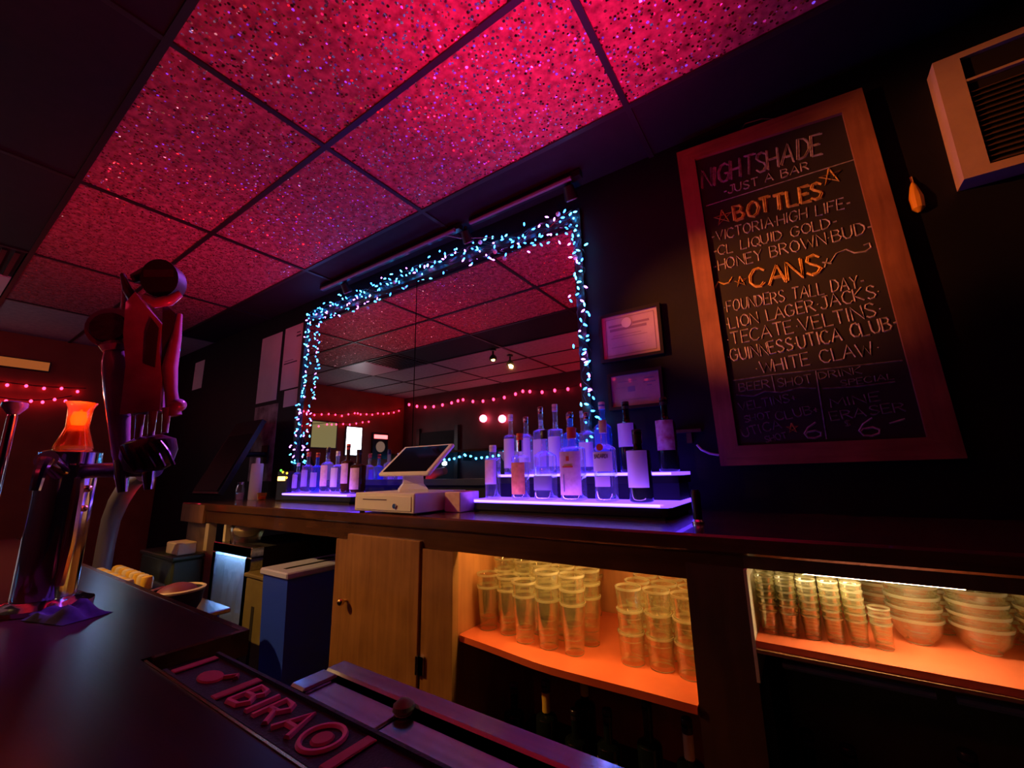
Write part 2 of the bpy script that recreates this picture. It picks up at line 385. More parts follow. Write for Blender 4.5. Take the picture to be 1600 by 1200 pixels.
# ------------------------------------------------------------------ hand lettering (single strokes)
GL = {
 'A': (0.7, [[(0, 0), (.35, 1), (.7, 0)], [(.13, .36), (.57, .36)]]),
 'B': (0.6, [[(0, 0), (0, 1), (.42, .95), (.52, .78), (.40, .56), (0, .53)], [(.40, .56), (.6, .30), (.45, .05), (0, 0)]]),
 'C': (0.62, [[(.62, .85), (.45, 1), (.2, .95), (.02, .65), (.02, .3), (.2, .04), (.45, 0), (.62, .16)]]),
 'D': (0.62, [[(0, 0), (0, 1), (.35, .95), (.6, .65), (.6, .35), (.38, .06), (0, 0)]]),
 'E': (0.52, [[(.52, 1), (0, 1), (0, 0), (.52, 0)], [(0, .52), (.42, .52)]]),
 'F': (0.52, [[(.52, 1), (0, 1), (0, 0)], [(0, .55), (.4, .55)]]),
 'G': (0.65, [[(.6, .85), (.42, 1), (.15, .92), (.0, .6), (.03, .25), (.22, .02), (.5, .05), (.63, .25), (.63, .45), (.38, .45)]]),
 'H': (0.6, [[(0, 0), (0, 1)], [(.6, 0), (.6, 1)], [(0, .5), (.6, .52)]]),
 'I': (0.12, [[(.06, 0), (.06, 1)]]),
 'J': (0.5, [[(.45, 1), (.45, .2), (.3, 0), (.1, .03), (0, .22)], [(.2, 1), (.6, 1)]]),
 'K': (0.6, [[(0, 0), (0, 1)], [(.58, 1), (0, .45), (.6, 0)]]),
 'L': (0.5, [[(0, 1), (0, 0), (.5, 0)]]),
 'M': (0.78, [[(0, 0), (.06, 1), (.39, .35), (.72, 1), (.78, 0)]]),
 'N': (0.62, [[(0, 0), (0, 1), (.62, 0), (.62, 1)]]),
 'O': (0.68, [[(.34, 1), (.1, .85), (0, .5), (.1, .13), (.34, 0), (.58, .13), (.68, .5), (.58, .85), (.34, 1)]]),
 'P': (0.55, [[(0, 0), (0, 1), (.4, .95), (.55, .75), (.4, .52), (0, .48)]]),
 'Q': (0.68, [[(.34, 1), (.1, .85), (0, .5), (.1, .13), (.34, 0), (.58, .13), (.68, .5), (.58, .85), (.34, 1)], [(.42, .25), (.74, -.08)]]),
 'R': (0.6, [[(0, 0), (0, 1), (.4, .95), (.54, .75), (.4, .52), (0, .48)], [(.25, .5), (.6, 0)]]),
 'S': (0.55, [[(.52, .86), (.35, 1), (.1, .93), (.04, .72), (.2, .55), (.42, .43), (.54, .24), (.4, .03), (.15, 0), (0, .14)]]),
 'T': (0.62, [[(0, 1), (.62, 1)], [(.31, 1), (.31, 0)]]),
 'U': (0.6, [[(0, 1), (.02, .25), (.18, .02), (.42, .02), (.58, .25), (.6, 1)]]),
 'V': (0.66, [[(0, 1), (.33, 0), (.66, 1)]]),
 'W': (0.92, [[(0, 1), (.22, 0), (.46, .75), (.7, 0), (.92, 1)]]),
 'Y': (0.6, [[(0, 1), (.3, .5), (.6, 1)], [(.3, .5), (.3, 0)]]),
 '6': (0.6, [[(.45, 1), (.15, .7), (0, .35), (.1, .06), (.32, 0), (.55, .1), (.58, .32), (.4, .48), (.12, .42), (.03, .28)]]),
 '$': (0.5, [[(.48, .8), (.3, .9), (.08, .8), (.1, .6), (.4, .42), (.45, .2), (.25, .08), (.02, .2)], [(.26, 1), (.26, 0)]]),
 '-': (0.3, [[(.02, .45), (.28, .47)]]),
 '.': (0.12, [[(.03, .42), (.09, .47)]]),
 '+': (0.4, [[(.2, .2), (.2, .7)], [(0, .45), (.4, .45)]]),
 '/': (0.2, [[(.1, -.15), (.1, 1.1)]]),
 ' ': (0.35, []),
}
def text_strokes(txt, w, h, jit=0.03, gap=0.16):
    """polylines in (u, v); the line is stretched to width w and letter height h"""
    x = 0; out = []
    for ch in txt:
        gw, st = GL[ch]
        dx, dy = random.uniform(-jit, jit), random.uniform(-jit, jit); sk = random.uniform(-jit, jit)
        for pl in st: out.append([(x + dx + u + sk * v, v + dy) for u, v in pl])
        x += gw + gap
    tot = max(x - gap, 1e-3)
    return [[(u / tot * w, v * h) for u, v in pl] for pl in out]
def strokes_mesh(pls, fn, r, seg=4, mb=None):
    mb = mb or MB()
    for pl in pls: mb.tube([fn(u, v) for u, v in pl], r, seg)
    return mb
def star(cx, cy, r): return [[(cx + r * math.sin(2 * PI * k * 2 / 5), cy + r * math.cos(2 * PI * k * 2 / 5)) for k in range(6)]]

# ================================================================== SETTING
XL, XR, YF, YB, ZC = -6.51, 2.03, -2.0, 1.86, 2.83
struct(box('floor', (XL, YF, -0.05), (XR, YB, 0), M_floor))
struct(box('wall_back', (XL - .1, YB, 0), (XR + .1, YB + .1, ZC + .1), M_wall_dark))
struct(box('wall_front', (XL - .1, YF - .1, 0), (XR + .1, YF, ZC + .1), M_wall_front))
struct(box('wall_left', (XL - .1, YF, 0), (XL, YB, ZC + .1), M_wall_left))
struct(box('wall_right', (XR, YF, 0), (XR + .1, YB, ZC + .1), M_wall_dark))
ceil = struct(box('ceiling', (XL, YF, ZC + .03), (XR, YB, ZC + .1), M_blackmat))
xs = [-6.51, -5.29, -4.07, -2.85, -1.63, -0.41, 0.81, 2.03]
ys = [-2.0, -1.52, -0.91, -0.30, 0.31, 0.905, 1.51, 1.86]
for i in range(7):
    for j in range(7):
        x0, x1, y0, y1 = xs[i], xs[i + 1], ys[j], ys[j + 1]
        if i == 1 and j == 3: continue                     # the vent sits here
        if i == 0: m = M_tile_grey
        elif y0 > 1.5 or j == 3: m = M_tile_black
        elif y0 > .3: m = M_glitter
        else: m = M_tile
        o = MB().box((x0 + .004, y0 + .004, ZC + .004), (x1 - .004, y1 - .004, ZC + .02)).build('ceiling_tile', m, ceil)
for x in xs[1:-1]: box('grid_bar', (x - .012, YF, ZC - .004), (x + .012, YB, ZC + .006), M_tee, ceil)
for y in ys[1:-1]: box('grid_bar', (XL, y - .012, ZC - .0045), (XR, y + .012, ZC + .0055), M_tee, ceil)

# ceiling vent in the grid: pale plate and dark louvred half
t = thing('ceiling_vent', 'square ceiling vent with pale plate and dark louvred half', 'vent', (-4.68, 0.0, ZC))
box('plate', (-.60, -.29, -.004), (-.02, .29, .014), M_white, t)
box('backing', (0, -.29, .002), (.60, .29, .014), M_blackmat, t)
for k in range(10): box('louver', (.03, -.26 + k * .056, -.012), (.57, -.235 + k * .056, .004), M_black, t)

# ================================================================== BACK BAR
CT = 1.174
t = thing('back_bar_counter', 'dark varnished wooden back bar counter running below the mirror', 'counter', (0, 0, 0))
MB().box((-3.62, 1.20, CT - .045), (XR - .002, YB - .002, CT), .006).build('worktop', M_counter, t)
MB().box((-3.60, 1.212, CT - .115), (-0.15, 1.235, CT - .045)).build('apron', M_counter, t)
MB().box((-0.15, 1.212, CT - .075), (XR, 1.235, CT - .045)).build('apron', M_pillar, t)
# dark wainscot strip between shelf and counter
# cabinet with door
t = thing('door_cabinet', 'amber wooden cupboard with a plain door and brass knob', 'cabinet', (0, 0, 0))
box('side_panel', (-1.80, 1.235, 0), (-1.775, 1.80, 1.05), M_cab, t)
MB().box((-1.80, 1.205, 0), (-1.715, 1.235, 1.057)).build('stile', M_cab, t)
MB().box((-1.245, 1.205, 0), (-1.09, 1.235, 1.057)).build('stile', M_cab, t)
box('top_rail', (-1.715, 1.212, 1.045), (-1.245, 1.235, 1.057), M_cab, t)
door = MB().box((-1.708, 1.196, .06), (-1.252, 1.216, 1.084), .003).build('door', M_cab, t)
MB().tube([(-1.685, 1.196, .815), (-1.685, 1.178, .815)], .006, 8).sphere((-1.685, 1.166, .815), .015, 12, 8).build('knob', M_brass, door)
for z in (.25, .66): MB().tube([(-1.250, 1.192, z - .03), (-1.250, 1.192, z + .03)], .006, 8).box((-1.25, 1.194, z - .03), (-1.22, 1.204, z + .03)).build('hinge', M_steel, door)
box('kick_board', (-1.80, 1.235, 0), (-1.09, 1.255, .06), M_pillar, t)

# middle open shelf unit
t = thing('glass_shelf_unit', 'open wooden shelf unit in the middle with glossy orange shelf of pint glasses', 'shelf unit', (0, 0, 0))
box('side_panel', (-1.115, 1.236, .0), (-1.092, 1.80, 1.128), M_cab_in, t)
box('side_panel', (-.285, 1.236, .0), (-.262, 1.80, 1.128), M_cab_in, t)
box('back_panel', (-1.092, 1.735, .0), (-.285, 1.75, 1.128), M_cab_in, t)
box('pillar', (-.285, 1.205, 0), (-.148, 1.235, 1.099), M_pillar, t)
poly = [(-1.091, 1.735), (-1.091, 1.25)]
for k in range(13):
    u = k / 12; poly.append((-1.085 + u * .798, 1.238 - .040 * min(1, u / .45) + .002 * math.sin(u * PI * 3) - .006 * math.sin(PI * u)))
poly += [(-.286, 1.19), (-.286, 1.735)]
MB().prism(poly[::-1], .755, .775).build('shelf', M_shelf_orange, t)
box('bottom_board', (-1.092, 1.24, .30), (-.285, 1.735, .32), M_blackmat, t)
box('light_strip', (-1.02, 1.245, 1.110), (-.33, 1.262, 1.122), M_strip_mid, t)

# right shelf unit
t = thing('lit_glass_shelf_unit', 'wide open shelf unit with bright light strip above a pale orange shelf', 'shelf unit', (0, 0, 0))
box('side_panel', (-.150, 1.190, .86), (-.143, 1.80, 1.099), M_cream, t)  # cream tone puts the lit edge of the panel into its colour
box('side_panel', (-.150, 1.237, .0), (-.130, 1.80, .86), M_blackmat, t)
box('back_panel', (-.13, 1.70, .0), (XR, 1.72, 1.128), M_olive, t)
poly = [(-.142, 1.70), (-.142, 1.19)] + [(-.142 + 2.15 * k / 8, 1.19 - .012 * math.sin(PI * k / 8)) for k in range(1, 9)] + [(2.02, 1.70)]
MB().prism(poly[::-1], .930, .948).build('shelf', M_shelf_orange, t)
box('shelf_edge', (-.142, 1.176, .927), (2.02, 1.189, .934), M_cab, t)
box('light_strip', (-.03, 1.245, 1.092), (.235, 1.262, 1.103), M_strip, t)
MB().tube([(-.1, 1.255, .885), (.16, 1.255, .885)], .008, 8).build('door_track', M_greypipe, t)
MB().tube([(.19, 1.255, .885), (.5, 1.255, .885)], .008, 8).build('door_track', M_greypipe, t)
box('bottom_board', (-.13, 1.24, .42), (XR - .01, 1.70, .44), M_blackmat, t)

# ================================================================== MIRROR
t = thing('bar_mirror', 'large wide bar mirror of two panes in thin black frame', 'mirror', (-2.10, 1.86, 1.99))
MB().box((-1.27, -.012, -.69), (.072, -.004, .66)).build('mirror_pane', M_mirror, t)
MB().box((.080, -.012, -.69), (1.27, -.004, .66)).build('mirror_pane', M_mirror, t)
for a, b in (((-1.31, -.03, -.72), (-1.265, -.001, .70)), ((1.265, -.03, -.72), (1.31, -.001, .70)), ((-1.265, -.03, .655), (1.265, -.001, .70)), ((-1.265, -.03, -.72), (1.265, -.001, -.685))):
    box('frame_rail', a, b, M_black, t)

# blue fairy lights round the mirror
me_bulbs = [MB().lathe([(.0015, -.010), (.0046, -.003), (.0044, .005), (.001, .011)], 8).mesh('bulb', m, 60) for m in (M_bulb_blue, M_bulb_cyan, M_bulb_pink)]
t = thing('fairy_light_string', 'blue and violet fairy lights draped around the mirror frame', 'string lights', (0, 0, 0))
TOP = [(-3.30, 2.685), (-2.95, 2.665), (-2.65, 2.675), (-2.21, 2.68), (-1.95, 2.70), (-1.72, 2.685), (-1.41, 2.678), (-1.15, 2.625), (-.98, 2.645), (-.83, 2.655)]
RGT = [(-.83, 2.655), (-.80, 2.42), (-.80, 2.07), (-.795, 1.75), (-.77, 1.58), (-.79, 1.48)]
LFT = [(-3.30, 2.685), (-3.26, 2.28), (-3.30, 1.87), (-3.34, 1.56), (-3.34, 1.42)]
def along(path, u):
    Ls = [math.dist(path[i], path[i + 1]) for i in range(len(path) - 1)]; d = u * sum(Ls)
    for i, l in enumerate(Ls):
        if d <= l or i == len(Ls) - 1:
            q = d / l; return (path[i][0] + (path[i + 1][0] - path[i][0]) * q, path[i][1] + (path[i + 1][1] - path[i][1]) * q)
        d -= l
wire = MB()
for path, n, strands, sp in ((TOP, 118, 4, .042), (RGT, 66, 2, .040), (LFT, 62, 2, .046)):
    for sdx in range(strands):
        ph = random.random() * 6; pts = []
        for k in range(40):
            x, z = along(path, k / 39)
            wob = sp * math.sin(k * .9 + ph) * .8
            if path is TOP: z += wob
            else: x += wob
            pts.append((x, 1.815 + .008 * math.sin(k * 1.7 + ph), z))
        wire.tube(pts, .0022, 4)
    for k in range(n):
        x, z = along(path, (k + random.random() * .8) / n)
        a, b = random.gauss(0, .55), random.gauss(0, .55)
        if path is TOP: z += sp * a * 1.25; x += .02 * b
        else: x += sp * a; z += .02 * b
        inst('bulb', me_bulbs[random.choices((0, 1, 2), (5, 4, 3))[0]], t, (x, 1.803 + random.uniform(-.014, .014), z),
             (random.uniform(-1, 1), random.uniform(-1.6, 1.6), 0))
wire.build('wire', M_black, t)
for (x, z) in ((-2.62, 2.60), (-1.32, 2.60), (-2.20, 2.66), (-1.43, 2.70), (-.90, 2.68), (-.815, 2.40)):
    MB().sphere((x, 1.80, z), .013, 10, 6).build('frosted_globe', M_paper, t)

# track rail and lamp heads under the dark ceiling strip
t = thing('track_rail', 'black lighting track rail on the dark ceiling strip above the mirror', 'track', (-1.75, 1.735, ZC))
box('rail', (-1.25, -.018, -.04), (.22, .018, -.005), M_black, t)
box('rail', (.30, -.018, -.04), (1.02, .018, -.005), M_black, t)
MB().tube([(-1.2, -.03, -.05), (.2, -.03, -.05)], .012, 8).build('conduit', M_greypipe, t)
MB().tube([(.32, -.03, -.05), (.98, -.03, -.05)], .012, 8).build('conduit', M_greypipe, t)
MB().tube([(.10, -.04, -.05), (.22, 0.0, -.10), (.44, .045, -.15)], .003, 6).build('cord', M_greypipe, t)
for k, (x, lab) in enumerate(((-2.69, 'black track lamp head above the left corner of the mirror'), (-1.49, 'black track lamp head above the middle of the mirror'), (-.80, 'black track lamp head above the right corner of the mirror'))):
    h = thing('track_lamp', lab, 'lamp', (x, 1.735, ZC - .04), 0, 'track lamps above the mirror')
    MB().lathe([(.012, 0), (.012, -.02), (.02, -.025)], 12).build('stem', M_black, h)
    MB().tube([(0, -.01, -.03), (0, .03, -.085)], [.026, .036], 14).build('shade', M_black, h)
    MB().tube([(0, .030, -.085), (0, .033, -.089)], [.030, .028], 14).build('lens', M_greypipe, h)

# ================================================================== WALL HANGINGS
def board(name, label, cat, x0, x1, z0, z1, m, bars=(), y=1.858, th=.002):
    t = thing(name, label, cat, ((x0 + x1) / 2, y, (z0 + z1) / 2)); w, h = (x1 - x0) / 2, (z1 - z0) / 2
    MB().box((-w, -th, -h), (w, 0, h)).build('sheet', m, t)
    for (u0, u1, v0, v1) in bars: box('printed_line', (-w + 2 * w * u0, -th - .0006, -h + 2 * h * v0), (-w + 2 * w * u1, -th + .0002, -h + 2 * h * v1), M_ink, t)
    return t
board('wall_poster', 'tall pinkish paper sheet on the wall, farther left from the mirror', 'poster', -4.18, -3.81, 2.01, 2.65, M_paper)
board('wall_poster', 'large paper sheet with a printed line beside the left edge of the mirror', 'poster', -3.755, -3.43, 2.085, 2.66, M_paper,
      [(.08, .75, .40, .42), (.10, .55, .445, .455), (.62, .85, .80, .83), (.62, .8, .86, .88)])
board('wall_note', 'small paper note pinned below the large sheet beside the mirror', 'note', -3.675, -3.45, 1.925, 2.07, M_paper)
board('wall_print', 'mottled dark pink poster below the tall pinkish sheet', 'poster', -4.18, -3.76, 1.30, 1.975, M_paper_mottled)
board('wall_note', 'small pale vertical note alone on the far dark wall', 'note', -5.78, -5.52, 2.34, 2.67, M_paper)

def certificate(label, x0, x1, z0, z1, m, seal):
    t = thing('framed_certificate', label, 'certificate', ((x0 + x1) / 2, 1.858, (z0 + z1) / 2), 0, 'framed certificates between mirror and chalkboard')
    w, h = (x1 - x0) / 2, (z1 - z0) / 2
    for a, b in (((-w - .014, -.022, -h - .014), (w + .014, 0, -h)), ((-w - .014, -.022, h), (w + .014, 0, h + .014)), ((-w - .014, -.022, -h), (-w, 0, h)), ((w, -.022, -h), (w + .014, 0, h))): box('frame_rail', a, b, M_black, t)
    box('paper_sheet', (-w, -.010, -h), (w, -.004, h), m, t)
    for (u0, u1, v0, v1) in seal: box('printed_line', (-w + 2 * w * u0, -.0108, -h + 2 * h * v0), (-w + 2 * w * u1, -.0098, -h + 2 * h * v1), M_cert_ink, t)
    return t, w, h
M_cert_ink = mat('certificate_ink', (0.30, 0.18, 0.28), 0.7)
M_cert = mat('certificate_paper', (0.60, 0.47, 0.55), 0.4, noise=(18, (0.52, 0.40, 0.48)), coat=1.0)
M_cert_red = mat('old_certificate_paper', (0.62, 0.36, 0.36), 0.4, noise=(14, (0.48, 0.25, 0.26)), coat=1.0)
t, w, h = certificate('framed certificate with a round seal and ornate border, upper of the two', -.715, -.45, 1.85, 2.06, M_cert,
    [(.06, .94, .92, .935), (.06, .94, .065, .08), (.06, .072, .08, .92), (.928, .94, .08, .92), (.12, .40, .73, .78), (.56, .85, .73, .78), (.14, .80, .63, .69), (.2, .7, .52, .53), (.15, .8, .46, .47), (.15, .75, .25, .26)])
MB().tube([(-.012, -.0095, .060), (-.012, -.0125, .060)], .024, 20).build('seal', M_paper, t)
certificate('framed reddish certificate with faint print, lower of the two', -.69, -.468, 1.62, 1.765, M_cert_red,
    [(.35, .50, .45, .62), (.70, .9, .80, .84), (.68, .92, .68, .72), (.74, .84, .58, .61), (.15, .55, .78, .80), (.1, .3, .6, .61), (.2, .8, .2, .21)])

# chalkboard
t = thing('chalkboard_menu', 'large wooden framed chalkboard with the bottle and can list', 'chalkboard', (0.06, 1.855, 2.05), 0)
B0 = (0.06, 1.855, 2.05)
def bl(x, z): return (x - B0[0], z - B0[2])
def quad(p, y0, y1): return MB().prism_y([bl(*q) for q in p], y0, y1)
oTL, oTR, oBR, oBL = (-.290, 2.765), (.368, 2.715), (.412, 1.352), (-.262, 1.345)
iTL, iTR, iBR, iBL = (-.218, 2.697), (.300, 2.645), (.335, 1.420), (-.194, 1.420)
quad([oBL, iBL, iTL, oTL], -.036, 0).build('frame_stile', M_frame, t)
quad([iBR, oBR, oTR, iTR], -.036, 0).build('frame_stile', M_frame, t)
quad([iTL, iTR, oTR, oTL], -.035, -.001).build('frame_rail', M_frame_h, t)
quad([oBL, oBR, iBR, iBL], -.035, -.001).build('frame_rail', M_frame_h, t)
quad([iBL, iBR, iTR, iTL], -.020, -.002).build('slate_panel', M_slate, t)
MB().tube([(-.10, -.02, .690), (-.07, -.012, .735), (-.01, -.012, .725), (.06, -.02, .678)], .0025, 6).build('hanging_wire', M_greypipe, t)
def chalk(txt, p0, p1, h, r=.0032, m=M_chalk, jit=.04, dbl=False):
    p0 = bl(*p0); p1 = bl(*p1); d = Vector((p1[0] - p0[0], p1[1] - p0[1])); w = d.length; d.normalize(); n = Vector((-d.y, d.x))
    def fn(u, v): return (p0[0] + d.x * u + n.x * v, -.0205, p0[1] + d.y * u + n.y * v)
    pls = text_strokes(txt, w, h * .78, jit)
    if dbl: pls = pls + [[(u + .005 + random.uniform(-.002, .002), v - .004) for u, v in pl] for pl in pls]
    return strokes_mesh(pls, fn, r).build('chalk_line', m, t)
def chalk_raw(pls, m=M_chalk, r=.0032):
    for pl in pls: strokes_mesh([[bl(*p) for p in pl]], lambda u, v: (u, -.0205, v), r).build('chalk_mark', m, t)
chalk('NIGHTSHADE', (-.207, 2.553), (.222, 2.515), .112, .0036, M_chalk, .05, True)
chalk('-JUST A BAR', (-.125, 2.482), (.172, 2.466), .046)
chalk_raw([[(-.199, 2.460), (.31, 2.445)]], M_chalk, .0022)
chalk('BOTTLES', (-.098, 2.348), (.198, 2.338), .085, .0055, M_chalk_y, .05, True)
chalk_raw(star(-.140, 2.382, .034), M_chalk_y, .0045); chalk_raw(star(.232, 2.408, .034), M_chalk_y, .0045)
chalk('-VICTORIA.HIGH LIFE-', (-.193, 2.285), (.270, 2.262), .056)
chalk('-CL LIQUID GOLD-', (-.194, 2.218), (.225, 2.205), .052)
chalk('-HONEY BROWN.BUD-', (-.201, 2.148), (.315, 2.145), .060)
chalk('CANS', (-.078, 2.040), (.152, 2.036), .098, .0048, M_chalk_y, .05, True)
chalk_raw(star(-.108, 2.078, .022), M_chalk_y, .004)
chalk_raw([[(-.205, 2.075), (-.19, 2.10), (-.17, 2.085), (-.15, 2.085), (-.135, 2.105)]], M_chalk_y, .004)
chalk_raw([[(.165, 2.070), (.185, 2.070), (.205, 2.098), (.235, 2.105), (.255, 2.085), (.285, 2.080), (.302, 2.090), (.300, 2.108), (.284, 2.104)], [(.165, 2.055), (.178, 2.088)], [(.160, 2.078), (.186, 2.066)]], M_chalk)
chalk('.FOUNDERS TALL DAY-', (-.180, 1.962), (.265, 1.952), .060)
chalk('.LION LAGER.JACKS.', (-.180, 1.888), (.300, 1.905), .060)
chalk('.TECATE.VELTINS.', (-.185, 1.822), (.295, 1.838), .064)
chalk('.GUINNESS.UTICA CLUB-', (-.188, 1.752), (.330, 1.782), .062, .0038)
chalk('.WHITE CLAW.', (-.098, 1.690), (.268, 1.708), .060)
chalk_raw([[(-.183, 1.676), (-.05, 1.680), (.319, 1.674)]], M_chalk_dim, .0026)
chalk_raw([[(.086, 1.676), (.083, 1.43)], [(-.05, 1.676), (-.047, 1.615)]], M_chalk_dim, .0030)
chalk_raw([[(-.178, 1.618), (-.12, 1.606), (-.08, 1.620), (-.03, 1.610), (.03, 1.620), (.077, 1.612)], [(.095, 1.608), (.20, 1.603), (.29, 1.606)]], M_chalk_dim, .0028)
chalk('BEER', (-.165, 1.630), (-.062, 1.632), .040, .0028, M_chalk_dim); chalk('SHOT', (-.036, 1.630), (.072, 1.632), .040, .0028, M_chalk_dim)
chalk('DRINK', (.092, 1.642), (.212, 1.647), .032, .0028, M_chalk_dim); chalk('SPECIAL', (.150, 1.610), (.290, 1.615), .026, .0024, M_chalk_dim)
chalk('VELTINS+', (-.172, 1.555), (.015, 1.572), .040, .0026, M_chalk_dim); chalk('SHOT', (-.160, 1.508), (-.070, 1.518), .032, .0024, M_chalk_dim)
chalk('CLUB+', (-.055, 1.506), (.076, 1.522), .040, .0026, M_chalk_dim)
chalk('UTICA', (-.172, 1.452), (-.045, 1.478), .042, .0026, M_chalk_dim); chalk('SHOT', (-.100, 1.428), (-.030, 1.440), .028, .0024, M_chalk_dim)
chalk_raw(star(-.012, 1.475, .018), M_chalk_y, .003)
chalk('6', (.020, 1.436), (.070, 1.438), .070, .0036, M_chalk)
chalk('MINE', (.110, 1.537), (.245, 1.548), .038, .0028, M_chalk_dim); chalk('ERASER', (.106, 1.493), (.300, 1.508), .038, .0028, M_chalk_dim)
chalk('$', (.140, 1.468), (.155, 1.469), .03, .0026, M_chalk_dim); chalk('6', (.172, 1.432), (.226, 1.434), .075, .0036, M_chalk)
chalk_raw([[(.255, 1.470), (.295, 1.482)]], M_chalk, .0032)

# small things on the dark wall right of the mirror
t = thing('wall_ledge', 'small dark wooden ledge on the wall left of the chalkboard', 'ledge', (-.37, 1.858, 1.49))
box('shelf', (-.055, -.03, -.006), (.05, 0, .006), M_pillar, t); box('bracket', (-.01, -.02, -.05), (.01, 0, -.006), M_pillar, t)
t = tag(MB().tube([(-.345, 1.85, 1.432), (-.33, 1.845, 1.412), (-.30, 1.845, 1.395), (-.268, 1.85, 1.388)], .0045, 8).build('white_cable', M_white), 'short pale cable running behind the lower corner of chalkboard', 'cable')
t = thing('amber_glass_hook', 'small amber glass ornament behind right edge of chalkboard', 'ornament', (.445, 1.85, 2.235))
MB().lathe([(.004, -.055), (.018, -.04), (.020, .0), (.010, .045), (.004, .06)], 10).build('glass_drop', mat('amber_resin', (0.75, 0.38, 0.04), 0.2), t)
MB().tube([(0, 0, .055), (0, .006, .085)], .004, 6).build('hook', M_brass, t)

# wall air unit
t = thing('wall_air_unit', 'beige wall air conditioner with dark louvered grille high on the right', 'air conditioner', (1.035, 1.86, 2.447))
w, h = .49, .225
box('case', (-w, -.055, -h), (w, 0, h), M_ac, t)
box('frame_rail', (-w, -.075, h - .022), (w, -.055, h), M_ac, t); box('frame_rail', (-w, -.075, -h), (w, -.055, -h + .028), M_ac, t)
box('frame_stile', (-w, -.075, -h + .028), (-w + .062, -.055, h - .022), M_ac, t); box('frame_stile', (w - .062, -.075, -h + .028), (w, -.055, h - .022), M_ac, t)
box('recess', (-w + .062, -.058, -h + .028), (w - .062, -.054, h - .022), M_ac_dark, t)
box('ledge', (-w + .062, -.074, h - .115), (w - .062, -.056, h - .106), M_ac, t)
for k in range(15): MB().quadbox([(-w + .060, -.071, -h + .034 + k * .0185), (w - .060, -.071, -h + .034 + k * .0185), (w - .060, -.060, -h + .043 + k * .0185), (-w + .060, -.060, -h + .043 + k * .0185)], (0, .001, .003)).build('louver', M_ac_slat, t)

# ================================================================== LIT BOTTLE SHELVES
def led_shelf(name, label, x0, x1, tiers):
    t = thing(name, label, 'bottle shelf', ((x0 + x1) / 2, 1.6, CT), 0, 'lit bottle shelves on the back bar'); w = (x1 - x0) / 2
    for (ya, yb, z) in tiers:
        e = .03
        poly = [(-w, yb - 1.6), (-w, ya - 1.6 + e), (-w + e, ya - 1.6), (w - e, ya - 1.6), (w - e * .3, ya - 1.6 + e * .3), (w, ya - 1.6 + e), (w, yb - 1.6)]
        MB().prism(poly, z - CT - .012, z - CT).build('lit_top', M_led, t)
        MB().prism([(x * .999, y + .001) for x, y in poly], z - CT - .040, z - CT - .0125).build('base_board', M_black, t)
        box('front_edge', (-w + e, ya - 1.604, z - CT - .010), (w - e, ya - 1.6005, z - CT - .001), M_led_edge, t)
    if len(tiers) > 1: box('riser', (-w + .01, tiers[1][0] - 1.585, tiers[0][2] - CT), (w - .01, tiers[1][1] - 1.605, tiers[1][2] - CT - .041), M_blackmat, t)
    box('plinth', (-w + .02, tiers[0][0] - 1.59, 0.0005), (w - .02, tiers[0][1] - 1.605, tiers[0][2] - CT - .041), M_blackmat, t)
    return t
led_shelf('lit_bottle_shelf', 'two tier violet lit bottle shelf right of the cash drawer', -1.215, -.372, [(1.445, 1.80, 1.225), (1.625, 1.80, 1.327)])
led_shelf('lit_bottle_shelf', 'single tier violet lit bottle shelf left of the cash drawer', -2.93, -2.16, [(1.515, 1.78, 1.228)])

def bottle(name, label, loc, H, R, body, cap, capm, lab=None, labm=None, n=2.0, neck=.32, nr=.30, group=None, lab2=None, capr=1.15, ring=None, rz=0, sy=1.0, shoulder=.62):
    """lathe bottle: foot, body, shoulder, neck, lip; label wrapped on the front; screw cap or cork"""
    t = thing(name, label, 'bottle', loc, rz, group); sh = H * shoulder; nk = H * (1 - neck)
    prof = [(R * .80, 0), (R * .97, .004), (R, .012), (R, sh), (R * .93, sh + (nk - sh) * .35), (R * .62, sh + (nk - sh) * .75), (R * nr * 1.15, nk), (R * nr, nk + H * .05), (R * nr, H * .93), (R * nr * 1.18, H * .935), (R * nr * 1.18, H * .96)]
    MB().lathe(prof, 20, n=n, sy=sy).build('glass_body', body, t, 50)
    MB().lathe([(R * nr * capr, H * (.93 - cap * .6)), (R * nr * capr * 1.02, H * .99), (R * nr * capr * .9, H)], 16).build('cap', capm, t)
    a0, a1 = -PI / 2 - 1.05, -PI / 2 + 1.05
    if lab: MB().arc_panel(R * 1.004, a0, a1, H * lab[0], H * lab[1], 12, n=n, sy=sy).build('front_label', labm, t)
    if lab2: MB().arc_panel(R * 1.006, a0 + .35, a1 - .35, H * lab2[0], H * lab2[1], 10, n=n, sy=sy, th=.0012).build('label_band', lab2[2], t)
    if ring: MB().arc_panel(R * nr * 1.06, 0, 2 * PI, H * ring[0], H * ring[1], 16).build('neck_band', ring[2], t)
    return t
P_lilac = mat('lilac_label', (0.62, 0.52, 0.66), 0.6); P_orange = mat('orange_label', (0.85, 0.32, 0.10), 0.6, noise=(40, (0.6, 0.16, 0.05)))
P_pinkl = mat('pale_pink_label', (0.75, 0.50, 0.55), 0.6, noise=(45, (0.62, 0.36, 0.42))); P_white = mat('white_label', (0.76, 0.72, 0.78), 0.6)
P_grey = mat('grey_label', (0.22, 0.20, 0.30), 0.5); P_red = mat('red_cap', (0.62, 0.06, 0.03), 0.4); P_redl = mat('red_white_label', (0.45, 0.06, 0.09), 0.6, noise=(26, (0.8, 0.7, 0.72)))
